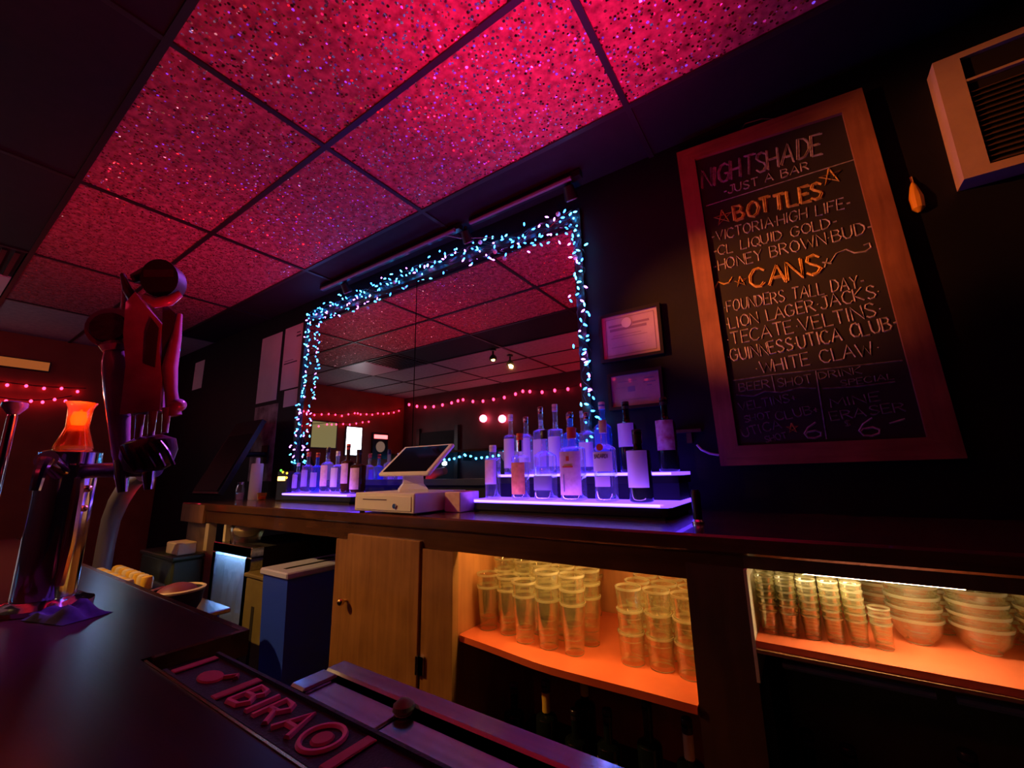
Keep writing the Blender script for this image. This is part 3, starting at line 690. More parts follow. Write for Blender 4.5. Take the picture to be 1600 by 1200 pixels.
P_bluecap = mat('blue_label', (0.05, 0.16, 0.75), 0.5); P_foil = mat('foil', (0.03, 0.02, 0.03), 0.3); P_cork = mat('cork', (0.40, 0.22, 0.10), 0.8); P_gold = mat('gold_foil', (0.75, 0.48, 0.06), 0.35)
P_violet = mat('violet_label', (0.30, 0.20, 0.62), 0.6)
Z1, Z2, GF, GB = 1.2255, 1.3275, 'front row bottles on the right lit shelf', 'back row bottles on the right lit shelf'
bottle('liquor_bottle', 'slim clear bottle with lilac pink label, leftmost of front row on right lit shelf', (-1.135, 1.512, Z1), .232, .032, G_clear, .10, M_white, (.27, .72), P_lilac, 2.6, .30, .42, GF, (.30, .70, P_pinkl), shoulder=.76)
bottle('liquor_bottle', 'round shouldered bottle with orange label and small red cap in front row', (-.990, 1.512, Z1), .275, .038, G_clear, .06, P_red, (.08, .55), P_orange, 2.0, .33, .34, GF, ring=(.72, .92, M_chrome))
bottle('liquor_bottle', 'square clear bottle with dark stopper and low grey label in front row', (-.868, 1.512, Z1), .280, .041, G_clear, .10, P_foil, (.14, .34), P_grey, 4.0, .30, .30, GF, shoulder=.60, capr=1.3)
b = bottle('liquor_bottle', 'broad clear bottle with pale pink label and red cap in front row', (-.743, 1.512, Z1), .282, .045, G_clear, .14, P_red, (.08, .66), P_pinkl, 3.6, .26, .30, GF, shoulder=.70, capr=1.35)
box('printed_figure', (-.006, -.0475, .150), (.006, -.0455, .168), P_red, b); box('printed_line', (-.022, -.0475, .125), (.022, -.0455, .131), P_red, b); box('printed_line', (-.020, -.0475, .035), (-.017, -.0455, .10), P_grey, b)
b = bottle('rum_bottle', 'clear bottle with red round emblem over white lettered label in front row', (-.610, 1.512, Z1), .300, .042, G_clear, .16, M_white, (.36, .60), P_white, 2.2, .30, .28, GF, (.18, .30, P_lilac), shoulder=.62, capr=1.25)
MB().tube([(0, -.0405, .196), (0, -.0432, .196)], .013, 18).build('round_emblem', P_red, b)
def wrapfn(R, z0, w): return lambda u, v: (R * math.sin((u - w / 2) / R), -R * math.cos((u - w / 2) / R), z0 + v)
strokes_mesh(text_strokes('BACARDI', .056, .015, .0), wrapfn(.0440, .156, .056), .0012).build('lettering', M_ink, b)
bottle('wine_bottle', 'dark wine bottle with large pale label, rightmost of front row on right lit shelf', (-.482, 1.512, Z1), .255, .0415, G_dark, .22, P_foil, (.20, .70), P_white, 2.0, .28, .36, GF, shoulder=.70)
for (x, H, R, body, capm, lab, labm, n, s, neck) in (
    (-1.245 + .08, .29, .034, G_clear, M_white, (.10, .58), P_lilac, 2.0, 'clear bottle with lilac label, leftmost of back row on right lit shelf', .34),
    (-1.075, .27, .036, G_clear, M_chrome, (.2, .62), P_white, 2.0, 'round clear bottle with glass stopper, second from left in back row', .30),
    (-.992, .31, .036, G_clear, M_chrome, (.1, .5), P_lilac, 2.6, 'tall clear bottle with metal pourer, third from left in back row', .34),
    (-.915, .315, .035, G_clear, P_pinkl, (.1, .52), P_white, 2.0, 'tall clear bottle with pinkish cap, fourth from left in back row', .36),
    (-.838, .27, .036, G_blue, M_chrome, (.15, .55), P_bluecap, 2.0, 'pale blue bottle with bright blue label in back row', .32),
    (-.760, .26, .034, G_clear, M_chrome, (.1, .5), P_white, 3.0, 'short squarish clear bottle right of the blue one in back row', .30),
    (-.685, .30, .037, G_blue, M_white, (.08, .60), P_bluecap, 2.0, 'blue bottle with white cap behind the lettered rum bottle', .30),
    (-.580, .29, .038, G_dark, P_foil, (.35, .68), P_white, 2.0, 'dark wine bottle with square white label in back row', .28),
    (-.425, .29, .038, G_dark, P_foil, (.28, .68), P_redl, 2.0, 'dark wine bottle with red and white label, rightmost of back row', .28)):
    bottle('liquor_bottle', s, (x, 1.70, Z2), H, R, body, .06, capm, lab, labm, n, neck, .33, GB)
GLs = 'bottles on the left lit shelf'
for (x, H, R, body, capm, lab, labm, s) in (
    (-2.885, .20, .030, G_clear, M_white, (.15, .6), P_violet, 'small clear bottle, leftmost on left lit shelf'),
    (-2.765, .27, .035, G_clear, P_red, (.15, .55), P_violet, 'clear bottle with violet label, second on left lit shelf'),
    (-2.655, .26, .035, G_blue, P_red, (.15, .5), P_violet, 'dark blue bottle with red cap on left lit shelf'),
    (-2.540, .29, .036, G_clear, P_foil, (.15, .6), P_pinkl, 'tall clear bottle with dull pink label on left lit shelf'),
    (-2.430, .26, .035, G_clear, M_white, (.15, .6), P_lilac, 'clear bottle with lilac label and white cap on left lit shelf'),
    (-2.325, .30, .034, G_brown, P_red, (.2, .6), P_pinkl, 'tall brown bottle with red cap on left lit shelf'),
    (-2.215, .26, .043, G_brown, P_foil, (.10, .58), P_pinkl, 'stout brown bottle with dull pink label, rightmost on left lit shelf')):
    bottle('liquor_bottle', s, (x, 1.60, 1.2285), H, R, body, .08, capm, lab, labm, 2.4, .32, .32, GLs)

# ================================================================== TILL
t = thing('cash_drawer', 'cream white cash drawer with keyhole on the back bar', 'cash drawer', (-1.515, 1.39, CT))
MB().box((-.195, -.165, .006), (.195, .16, .086), .004).build('case', M_white, t)
MB().box((-.180, -.169, .014), (.180, -.164, .074), .002).build('drawer_front', M_white, t)
box('slot', (-.13, -.1705, .056), (.03, -.1685, .060), M_ink, t)
MB().tube([(.085, -.168, .034), (.085, -.176, .034)], .010, 12).build('keyhole', M_steel, t)
for x in (-.17, .17):
    for y in (-.14, .13): MB().lathe([(.012, 0), (.012, .007)], 8, (x, y, 0)).build('foot', M_black, t)
t = thing('tablet_till', 'white framed tablet till tilted on a stand over the cash drawer', 'till', (-1.49, 1.37, CT + .086))
MB().lathe([(.085, 0.0005), (.082, .012), (.060, .035), (.055, .085)], 4, n=2, sx=1.2, sy=.9).build('stand', M_white, t, 20)
tilt = Matrix.Rotation(math.radians(40), 4, 'X')
MB().box((-.165, -.105, -.009), (.165, .105, .009), .006).build('tablet_case', M_white, t).matrix_local = Matrix.Translation((.015, .005, .140)) @ tilt
MB().box((-.142, -.090, .0092), (.142, .090, .0102)).build('screen', mat('dark_screen', (0.006, 0.006, 0.01), 0.06), t).matrix_local = Matrix.Translation((.015, .005, .140)) @ tilt
t = thing('receipt_box', 'small pale box standing right behind the cash drawer', 'box', (-1.262, 1.44, CT))
MB().box((-.048, -.05, 0.0005), (.042, .08, .085), .003).build('carton', M_pinkl if 'M_pinkl' in globals() else P_pinkl, t); box('tape', (-.049, .01, .0855), (.043, .03, .0865), P_red, t)

# left end of the counter
t = thing('slanted_monitor', 'large dark wall monitor leaning out over the left end of counter', 'monitor', (-3.90, 1.56, 1.5))
MB().quadbox([(-.22, -.14, -.28), (.26, -.14, -.28), (.222, .14, .31), (-.25, .14, .31)], (0, .035, -.016)).build('panel', M_black, t)
MB().quadbox([(-.20, -.1415, -.26), (.24, -.1415, -.26), (.204, .1355, .295), (-.232, .1355, .295)], (0, .002, -.001)).build('screen', mat('off_screen', (0.005, 0.005, 0.007), 0.5, spec=0.12), t)
MB().tube([(0, .04, .02), (0, .20, .03), (0, .297, .03)], .022, 10).build('arm', M_black, t); MB().box((-.06, .285, -.05), (.06, .299, .11), .004).build('wall_plate', M_black, t)
t = thing('white_bottle', 'tall slim white bottle with narrow nozzle on left counter end', 'bottle', (-3.38, 1.56, CT))
MB().lathe([(.040, 0.0005), (.042, .01), (.041, .255), (.036, .262)], 18).build('body', M_white, t); MB().lathe([(.015, .262), (.014, .300), (.010, .304)], 12).build('nozzle', M_white, t)
t = thing('sauce_jar', 'small clear jar of trinkets left of the tall white bottle', 'jar', (-3.47, 1.50, CT)); MB().lathe([(.030, .0005), (.032, .08), (.024, .10), (.024, .115)], 14, cap=False).build('glass_body', G_clear, t); MB().lathe([(.026, .112), (.026, .13)], 14).build('lid', M_steel, t); MB().lathe([(.022, .002), (.025, .05)], 12).build('contents', P_pinkl, t)
t = thing('candle_glass', 'short amber glass right of the tall white bottle', 'glass', (-3.27, 1.56, CT)); MB().lathe([(.028, .0005), (.033, .05), (.030, .05), (.026, .006)], 14, cap=False).build('glass_body', G_amber, t); MB().lathe([(.023, .006), (.024, .025)], 12).build('wax', M_cream, t)
t = thing('card_terminal', 'small black device with glowing amber display and coloured lights', 'terminal', (-2.985, 1.60, CT))
MB().box((-.075, -.05, .0005), (.065, .05, .20), .006).build('case', M_black, t); box('display', (-.055, -.0545, .135), (.035, -.0495, .163), M_screen_amber, t)
for (x, z, m) in ((-.03, .205, M_led_green), (.0, .192, M_led_yellow), (.055, .185, M_led_yellow), (.055, .155, M_led_yellow)): MB().sphere((x, -.05, z), .008, 8, 6).build('indicator', m, t)

# bay under the left counter
t = thing('end_panel', 'weathered tan end panel holding up the left end of counter', 'panel', (0, 0, 0))
box('board', (-3.58, 1.235, 0), (-3.25, 1.26, 1.05), M_tan, t); box('trim_strip', (-3.235, 1.215, 0), (-3.185, 1.26, 1.05), M_cream, t); box('cap_block', (-3.60, 1.195, 1.052), (-3.24, 1.211, 1.165), M_cab, t)
t = thing('bar_cooler', 'undercounter cooler with pale blue lit glass door', 'cooler', (-2.80, 1.20, 0))
box('cabinet_body', (-.23, .07, .0), (.23, .54, .95), M_blackmat, t)
for a, b in (((-.25, 0, .90), (.23, .07, .955)), ((-.25, 0, 0), (-.215, .07, .90)), ((.17, 0, 0), (.23, .07, .90)), ((-.215, 0, 0), (.17, .07, .08))): MB().box(a, b, .004).build('door_frame', M_steel, t)
box('inner_light', (-.20, .045, .875), (.16, .06, .895), M_cool_led, t)
box('liner', (-.215, .062, .08), (.17, .069, .9), M_white, t)
box('glass_pane', (-.213, .008, .082), (.168, .014, .898), glass_mat('cooler_glass', (.75, .85, 1), (1, 1, 1), .15, .12), t)
for k in range(3):
    for z in (.34, .60): MB().lathe([(.028, 0), (.028, .12), (.012, .17), (.012, .20)], 12, (-.14 + k * .11, .038, z)).build('stored_bottle', G_clear, t)
t = thing('plastic_tub', 'crumpled clear tub of napkins on top of the cooler', 'tub', (-2.86, 1.30, .955)); MB().lathe([(.075, .0005), (.10, .09), (.095, .092), (.07, .006)], 14, cap=False).build('tub', G_pint, t); MB().sphere((0, 0, .07), .075, 10, 6, 1, 1, .6).build('napkins', M_cream, t); MB().box((-.11, -.04, .098), (.10, .06, .11), .003).build('lid', M_cream, t)
t = tag(box('wood_batten', (-2.985, 1.22, .957), (-2.955, 1.25, 1.055), M_cream), 'short pale upright batten on the cooler top', 'batten')
t = thing('slim_bin', 'slim tall blue bin with slotted pale lid', 'bin', (-2.19, 1.35, 0))
def tap(x0, x1, y0, y1, k): return [(x0 * k, y0 * k), (x1 * k, y0 * k), (x1 * k, y1 * k), (x0 * k, y1 * k)]
a = tap(-.115, .115, -.205, .205, .86); b_ = tap(-.115, .115, -.205, .205, 1.0)
MB().add([(x, y, 0.0) for x, y in a] + [(x, y, .862) for x, y in b_], [(3, 2, 1, 0), (4, 5, 6, 7)] + [(k, (k + 1) % 4, (k + 1) % 4 + 4, k + 4) for k in range(4)]).build('bin_body', M_blue_bin, t)
MB().box((-.128, -.218, .862), (.128, .218, .892), .006).build('lid', M_bin_lid, t)
box('slot', (.005, -.17, .8915), (.030, .18, .8935), M_black, t); MB().lathe([(.040, 0), (.040, .002)], 16, (-.050, .09, .8915), sx=.8, sy=1.2).build('hole', M_black, t)
for x in (-.1165,): box('rib', (.1075, -.17, .1), (.113, .17, .11), M_blue_bin, t)
t = thing('olive_bin', 'low olive box bin standing left of the blue bin', 'bin', (-2.435, 1.33, 0)); MB().box((-.12, -.15, 0), (.115, .15, .815), .008).build('bin_body', M_olive, t); box('vent_slot', (-.03, -.1515, .3), (.0, -.149, .68), M_blackmat, t); MB().box((-.13, -.16, .815), (.125, .16, .835), .005).build('lid', M_olive, t)

# ================================================================== GLASSES
LEV = ('lowest', 'second lowest', 'third lowest', 'fourth lowest', 'fifth lowest', 'uppermost')
ORD = ('first', 'second', 'third', 'fourth', 'fifth', 'sixth', 'seventh')
ROW = ('front', 'second', 'third', 'fourth', 'back')
me_pint = MB().lathe([(.030, .0), (.031, .004), (.0420, .142), (.0436, .146), (.0436, .150), (.0405, .150), (.0402, .142), (.029, .014), (.001, .012)], 20, cap=False).mesh2('pint_glass', G_pint, G_rim, ((.141, .151), (-1, .013)))
def put(me, loc, name, label, cat, group, rot=(0, 0, 0), s=1.0):
    o = bpy.data.objects.new(name, me); C.objects.link(o); o.location = loc; o.rotation_euler = rot; o.scale = (s, s, s)
    return tag(o, label, cat, group)
for r in range(5):
    for c in range(6):
        x = -1.035 + c * .0905 + (r % 2) * .012 + random.uniform(-.003, .003); y = 1.315 + r * .092 + (0.03 if c < 2 else 0) + random.uniform(-.0008, .0008)
        if x > -.62 - .035 * r or y > 1.688: continue
        n = 2 if (c < 3 and r < 1) else 3
        for k in range(n):
            put(me_pint, (x, y, .7755 + k * .042), 'pint_glass', '%s pint glass, %s stack from left, %s row, left crowd on orange shelf' % (LEV[k], ORD[c], ROW[r]), 'glass', 'pint glasses on the middle shelf', (0, 0, random.random() * 6))
me_rock = MB().lathe([(.033, .0), (.035, .004), (.0390, .081), (.0402, .084), (.0402, .088), (.0375, .088), (.037, .081), (.033, .014), (.001, .012)], 20, cap=False).mesh2('rocks_glass', G_pint, G_rim, ((.080, .09), (-1, .013)))
for r in range(3):
    for c in range(3):
        x = -.494 + c * .083; y = 1.345 + r * .086 + .008 * (c % 2)
        for k in range(3): put(me_rock, (x, y, .7755 + k * .062), 'rocks_glass', '%s tumbler, %s stack from left, %s row, right cluster on orange shelf' % (LEV[k], ORD[c], ROW[r]), 'glass', 'tumblers stacked on the middle shelf', (0, 0, random.random() * 6))
me_shot = MB().lathe([(.0150, .0), (.0165, .002), (.0195, .048), (.0205, .050), (.0205, .052), (.0185, .052), (.0180, .048), (.0152, .012), (.001, .011)], 18, cap=False).mesh2('shot_glass', G_pint, G_rim, ((.047, .06), (-1, .0125)))
for c in range(6):
    for r in range(3 if c < 5 else 1):
        for k in range(6 if c < 5 else 3):
            put(me_shot, (-.116 + c * .0425, 1.262 + .004 * c + r * .05, .9485 + k * .0155), 'shot_glass', '%s shot glass, %s narrow stack from left, %s row, on the pale orange shelf' % (LEV[k], ORD[c], ROW[r]), 'glass', 'shot glass stacks on the lit shelf')
me_coupe = MB().lathe([(.022, .0), (.024, .003), (.040, .022), (.0485, .048), (.0500, .052), (.0500, .055), (.0470, .055), (.037, .026), (.018, .008), (.001, .007)], 20, cap=False).mesh2('stacking_bowl_glass', G_pint, G_rim, ((.048, .07), (-1, .0085)))
for r in range(3):
    for c in range(7):
        for k in range(4): put(me_coupe, (.165 + c * .104 - .045 * r, 1.365 + r * .105, .9485 + k * .0235), 'stacking_bowl_glass', '%s wide shallow glass, %s low stack from left, %s row, pale orange shelf' % (LEV[k], ORD[c], ROW[r]), 'glass', 'wide glasses stacked on the lit shelf')
# dark bottles under the shelves
GD = 'bottles in the dark space below the glass shelves'
for (x, y, H, lab, labm, ring, s) in (
    (-.98, 1.42, .26, None, None, None, 'dark bottle without label farthest left below the middle shelf'),
    (-.845, 1.42, .30, (.1, .42), P_cork, (.68, .93, P_gold), 'dark bottle with gold neck below the middle shelf'),
    (-.76, 1.55, .31, None, None, (.72, .92, P_gold), 'dark bottle with thin gold neck band, behind the lettered one'),
    (-.735, 1.42, .24, None, None, None, 'dark bottle marked with pale slanted strokes below middle shelf'),
    (-.62, 1.42, .27, (.12, .52), P_cork, None, 'dark bottle with brown label below the middle shelf'),
    (-.50, 1.45, .31, None, None, (.76, .93, P_foil), 'plain dark bottle between two labelled ones below the middle shelf'),
    (-.375, 1.42, .31, (.1, .42), P_cork, (.66, .93, P_cream if 'P_cream' in globals() else M_cream), 'dark bottle with cream neck at right end below middle shelf')):
    b = bottle('wine_bottle', s, (x, y, .3205), H, .037, G_dark, .08, P_foil, lab, labm, 2.0, .34, .36, GD, ring=ring)
    if 'strokes' in s: strokes_mesh([[(-.02, .02), (-.008, .045)], [(-.008, .045), (.012, .03)], [(.004, .045), (.016, .005)], [(-.022, .028), (-.01, .028)]], wrapfn(.0376, .09, 0), .0022).build('lettering', M_white, b)
for (x, y, H, lab, labm, s) in ((.0, 1.36, .26, (.25, .5), P_grey, 'dim bottle with grey label under the lit shelf'), (.20, 1.34, .32, (.2, .62), P_gold, 'dim bottle with amber label under the lit shelf'), (-.08, 1.40, .25, None, None, 'plain dark bottle in the corner under the lit shelf'), (.33, 1.38, .28, None, None, 'plain dark bottle right of the amber labelled one')):
    bottle('wine_bottle', s, (x, y, .4405), H, .038, G_dark, .08, P_foil, lab, labm, 2.0, .32, .36, GD)
t = thing('pepper_mill', 'small dark cylinder with shiny foot on the counter below chalkboard', 'mill', (-.285, 1.42, CT)); MB().lathe([(.018, .0005), (.018, .006), (.013, .012)], 12).build('foot', M_chrome, t); MB().lathe([(.013, .012), (.014, .09), (.010, .10)], 12).build('body', M_black, t)

# ================================================================== NEAR BAR
BT = 1.06
t = thing('near_bar', 'dark glossy bar top in front of the viewer', 'bar', (0, 0, 0))
MB().prism([(-3.3, -.34), (1.4, -.34), (1.4, .273), (-.905, .273), (-.905, .416), (-3.3, .416)], BT - .04, BT).build('bar_top', M_bartop, t)
MB().box((-3.3, .416, BT - .042), (-.905, .428, BT + .001)).build('edge_trim_and_glint', M_counter, t); MB().box((-.904, .285, BT - .042), (-.892, .428, BT + .001)).build('edge_trim_and_glint', M_counter, t)
MB().box((-.892, .2735, BT - .04), (1.4, .2765, BT + .0015)).build('edge_trim_and_glint', M_brass, t)  # thin brass strip: warm highlight on the bar lip built as a shape
box('front_panel', (-3.2, -.12, 0), (1.4, -.09, BT - .04), M_counter, t); box('rear_panel', (-3.2, .20, 0), (-.95, .22, BT - .04), M_blackmat, t); box('rail_shelf', (-.89, .2770, BT - .05), (1.4, .358, BT - .020), M_blackmat, t)
# rubber bar mat
t = thing('bar_mat', 'black rubber bar mat with pink lettering beside the ice well', 'bar mat', (-.30, .318, BT - .020))
MB().box((-.535, -.038, 0.0005), (.62, .038, .014), .003).build('mat', M_rubber, t)
MB().box((-.535, -.038, .014), (.62, -.033, .019)).build('rim', M_rubber, t); MB().box((-.535, .033, .014), (.62, .038, .019)).build('rim', M_rubber, t)
for x in (-.520, -.381, -.130, .005, .26): MB().box((x - .008, -.030, .0142), (x + .008, .030, .0172), .002).build('stripe', M_pinkd, t)
pl = text_strokes('BIRA', .145, .042, 0.0, .30)
strokes_mesh(pl, lambda u, v: (-.358 + u, -.021 + v, .0142), .0044, 6).build('lettering', M_pink, t)
MB().tube([(-.178 + .024 * math.cos(a), .0 + .024 * math.sin(a), .0150) for a in [2 * PI * k / 24 for k in range(24)]], .0035, 6, closed=True).build('ring_emblem', M_pink, t)
MB().lathe([(.013, .0142), (.011, .0165)], 14, (-.178, 0, 0)).build('emblem_disc', M_pinkd, t)
for x in (-.455, -.063):
    MB().lathe([(.020, .0142), (.018, .0165)], 16, (x, -.004, 0), sx=1.25, sy=.8).build('emblem_patch', M_pinkd, t)
    MB().tube([(x + .022, .004, .0152), (x + .033, .018, .0152), (x + .040, .012, .0152)], .004, 6).build('emblem_tail', M_pinkd, t)
# ice well
t = thing('ice_well', 'stainless steel ice well with sliding cover behind the bar mat', 'ice well', (-.05, .40, 0))
MB().box((-.57, -.040, BT - .30), (.9, .040, BT - .028)).build('tub', M_steel, t)
MB().box((-.575, .013, BT - .026), (.9, .046, BT), .003).build('rear_rim', M_steel, t)
MB().box((-.575, -.040, BT - .026), (-.540, .012, BT), .003).build('left_rim', M_steel, t)
MB().box((-.539, -.040, BT - .026), (-.395, .004, BT - .006), .002).build('cover', M_steel, t)
MB().box((-.393, -.040, BT - .024), (.9, .002, BT - .008), .002).build('cover', M_steel, t)
box('channel', (-.539, .0045, BT - .027), (.9, .0125, BT - .020), M_blackmat, t)
t = thing('lime_half', 'dull green lime half lying on the ice well cover', 'lime', (-.442, .402, BT - .006)); t.scale = (.8, .8, .7); MB().lathe([(.012, .0005), (.017, .006), (.016, .014), (.008, .021), (.001, .023)], 12).build('rind', M_lime, t); MB().lathe([(.014, .0003), (.014, .0006)], 12).build('flesh', M_cream, t)

# beer tower and taps
t = thing('beer_tower', 'thick chrome beer tower column on the near bar', 'beer tower', (-1.46, .245, BT))
MB().lathe([(.085, .0005), (.085, .010), (.070, .016), (.060, .022)], 24).build('base_flange', M_chrome, t)
MB().lathe([(.053, .022), (.053, .315), (.056, .318), (.056, .345), (.040, .352)], 28).build('column', M_chrome, t)
MB().tube([(.056 + -.02, -.02, .30), (.105, -.055, .325)], .020, 12).build('faucet_shank', M_chrome, t)
MB().tube([(.105, -.055, .325), (.118, -.062, .30), (.12, -.064, .26)], [.014, .011, .009], 10).build('faucet_spout', M_chrome, t)
MB().tube([(.050, .012, .05), (.063, .015, .14), (.060, .014, .25), (.052, .012, .285)], .009, 8).build('coolant_pipe', M_brass, t)
for k, z in enumerate((.30, .26, .215)): MB().sphere((.050, .030, z), .010 - .001 * k, 8, 6).build('bolt', M_brass, t)
t = thing('chrome_pole', 'slim chrome pole with flared cap, left of the beer tower', 'pole', (-1.52, .145, BT))
MB().lathe([(.030, .0005), (.028, .01), (.010, .014)], 14).build('base', M_chrome, t); MB().lathe([(.009, .014), (.009, .43), (.008, .435)], 14).build('shaft', M_chrome, t); MB().lathe([(.010, .435), (.022, .452), (.022, .462), (.010, .466)], 14).build('cap', M_handle, t)
t = thing('amber_glass', 'amber glass with a glowing red candle on top of the beer tower', 'candle glass', (-1.455, .245, BT + .3525))
MB().lathe([(.034, .0005), (.036, .004), (.021, .055), (.023, .10), (.030, .115), (.028, .115), (.020, .098), (.018, .055), (.032, .008)], 18, cap=False).build('glass_body', G_amber, t); MB().lathe([(.012, .06), (.016, .075), (.012, .092)], 12).build('candle', M_candle, t); MB().lathe([(.024, .010), (.020, .045)], 12).build('wax', M_cream, t)
lamp('candle_light', 'POINT', (-1.43, .235, BT + .48), 0.5, (1, .09, .04), 0.01)

def V(*a): return Vector(a)
# left tap handle
t = thing('beer_tap', 'slender tap handle with round dark emblem near its top', 'tap handle', (-1.312, .303, 1.385)); t.rotation_euler = (0, 0, math.radians(55))
lean = Matrix.Rotation(math.radians(-10), 4, 'Y')
g = lambda n, mb, m, sm=50: setattr(mb.build(n, m, t, sm), 'matrix_local', lean)
g('shaft', MB().lathe([(.014, .0), (.017, .02), (.020, .07), (.026, .16), (.028, .235), (.022, .265), (.020, .275)], 18, sy=.75), M_handle)
g('emblem_body', MB().tube([(0, .016, .318), (0, -.016, .318)], [.050, .050], 24).lathe([(.024, .262), (.03, .275), (.02, .29)], 16), M_handle)
g('emblem_disc', MB().tube([(-.004, -.0165, .318), (-.004, -.024, .318)], [.038, .034], 22), M_handle_dark)
g('finial', MB().tube([(.028, 0, .355), (.022, 0, .375), (.026, 0, .410), (.020, 0, .416)], [.014, .009, .009, .006], 10), M_handle)
g('ferrule', MB().lathe([(.009, -.075), (.012, -.05), (.014, -.03), (.014, 0)], 14), M_chrome)
# right tap handle
t = thing('beer_tap', 'massive sculpted tap handle topped by a black drum', 'tap handle', (-1.262, .338, 1.41)); t.rotation_euler = (0, 0, math.radians(55)); t.scale = (.80, .85, 1.0)
lean = Matrix.Rotation(math.radians(-8), 4, 'Y')
g('body_slab', MB().prism_y([(-.062, .085), (.030, .085), (.034, .16), (.026, .235), (.030, .30), (-.005, .345), (-.035, .385), (-.056, .36), (-.060, .28), (-.052, .2)], -.020, .020), M_handle, 30)
g('inset_panel', MB().prism_y([(-.006, .20), (.018, .19), (.026, .29), (.008, .315), (-.004, .28)], -.024, -.018), M_handle_dark, 30)
g('side_column', MB().tube([(.058, 0, .07), (.052, -.004, .13), (.048, -.004, .19), (.062, 0, .27), (.070, 0, .33)], [.020, .016, .020, .014, .008], 14), M_handle)
g('side_knob', MB().sphere((.066, 0, .095), .024, 14, 10, 1, 1, .7), M_handle)
g('dark_gap', MB().prism_y([(.030, .20), (.052, .20), (.062, .33), (.030, .36)], -.010, .010), M_handle_dark, 30)
g('drum', MB().tube([(.03, .035, .425), (.03, -.035, .415)], [.048, .048], 26), M_black)
g('drum_band', MB().box((-.008, -.038, .418), (.066, -.0345, .436)), M_handle_dark)
g('collar', MB().tube([(-.010, -.02, .372), (.02, -.028, .352), (.055, -.026, .358), (.078, -.02, .378)], [.010, .014, .014, .010], 10), M_handle)
g('crest', MB().tube([(-.075, 0, .44), (-.062, 0, .40), (-.045, 0, .375)], [.006, .012, .014], 10).tube([(-.05, 0, .428), (-.02, 0, .44), (.0, 0, .435)], [.012, .018, .02], 10), M_handle_dark)
for x, z in ((-.018, .05), (.012, .055), (.045, .06)): g('peg', MB().tube([(x, -.012, z + .03), (x - .004, -.014, z - .03)], [.011, .008], 10), M_handle)
g('ribbed_base', MB().lathe([(.030, -.055), (.050, -.045), (.062, -.01), (.058, .015), (.03, .028)], 20, sx=1.1, sy=.7), M_handle_dark)
for k in range(5): g('rib', MB().tube([(-.050 + k * .022, -.036, .008), (-.035 + k * .024, -.046, -.020), (-.018 + k * .022, -.034, -.050)], .005, 6), M_handle_dark)
g('ferrule', MB().lathe([(.010, -.095), (.014, -.07), (.016, -.05)], 14), M_chrome)
t = tag(MB().tube([(-1.425, .265, BT + .30), (-1.372, .285, BT + .302), (-1.318, .318, BT + .302), (-1.275, .348, BT + .302), (-1.258, .358, BT + .300)], .017, 12).tube([(-1.318, .318, BT + .30), (-1.312, .303, BT + .305)], .011, 10).build('tap_manifold', M_handle_dark), 'dark tap bar joining both tap handles to the tower', 'tap bar')
# dark cloth by the tower
mb = MB(); pts = []
N = 12
for i in range(N):
    for j in range(N):
        u, v = i / (N - 1) - .5, j / (N - 1) - .5; e = max(0, 1 - (2 * u) ** 4) * max(0, 1 - (2 * v) ** 4)
        pts.append((u * .13, v * .085, .0012 + e * (.016 + .010 * math.sin(9 * u + 4 * v) + .008 * math.sin(13 * v - 6 * u))))
mb.add(pts, [(i * N + j, (i + 1) * N + j, (i + 1) * N + j + 1, i * N + j + 1) for i in range(N - 1) for j in range(N - 1)])
mb.add([(x, y, .0006) for x, y, z in pts], [(i * N + j, i * N + j + 1, (i + 1) * N + j + 1, (i + 1) * N + j) for i in range(N - 1) for j in range(N - 1)])
o = mb.build('bar_cloth', M_rag, None, 60); o.location = (-1.315, .262, BT); o.rotation_euler = (0, 0, .3); tag(o, 'crumpled navy bar cloth beside the foot of the beer tower', 'cloth')

# things behind the far end of the near bar
t = thing('drain_board', 'steel drain board behind the far end of the near bar', 'drain board', (-2.85, .74, 0))
MB().box((-.75, -.24, .74), (.62, .24, .76), .004).build('board', M_steel, t)
for x in (-.7, .57):
    for y in (-.2, .2): MB().tube([(x, y, 0), (x, y, .74)], .015, 8).build('leg', M_steel, t)
t = thing('curved_pipe', 'thick grey curved pipe with a bright point light at its tip', 'pipe', (-3.22, .74, .7605))
MB().tube([(0, 0, 0.001), (0, 0, .22), (.02, 0, .36), (.10, 0, .46), (.20, 0, .53), (.32, 0, .58), (.44, 0, .60)], [.04, .04, .042, .045, .045, .042, .034], 16).build('tube', M_greypipe, t); MB().lathe([(.06, .0005), (.06, .02)], 16).build('flange', M_steel, t)
MB().sphere((.40, -.02, .665), .016, 10, 8).build('point_light', M_pointled, t)
lamp('pipe_tip_light', 'POINT', (-2.86, .66, 1.43), 0.6, (.35, .55, 1), 0.02)
t = thing('jar_tray', 'low tray crowded with small yellowish jars behind the bar edge', 'tray', (-2.72, .72, .7605))
MB().box((-.30, -.08, .0005), (.22, .10, .088), .004).build('tray', M_blackmat, t)
for k in range(9):
    for r in range(2): MB().lathe([(.022, .0885), (.024, .128), (.020, .140), (.012, .144)], 10, (-.27 + k * .055, -.04 + r * .07, 0)).build('jar', P_gold if (k + r) % 2 else M_cream, t)
t = thing('round_bucket', 'dark round bucket with cream rim and maroon dome behind the bar edge', 'bucket', (-2.335, .80, .7605))
MB().lathe([(.07, .0005), (.09, .04), (.098, .10), (.090, .10), (.06, .01)], 20, cap=False).build('bucket', M_blackmat, t); MB().lathe([(.100, .098), (.104, .106), (.094, .110), (.091, .102)], 24, cap=False).build('rim', M_cream, t); MB().sphere((0, .0, .075), .084, 16, 10, 1, 1, .65).build('dome', M_maroon, t)
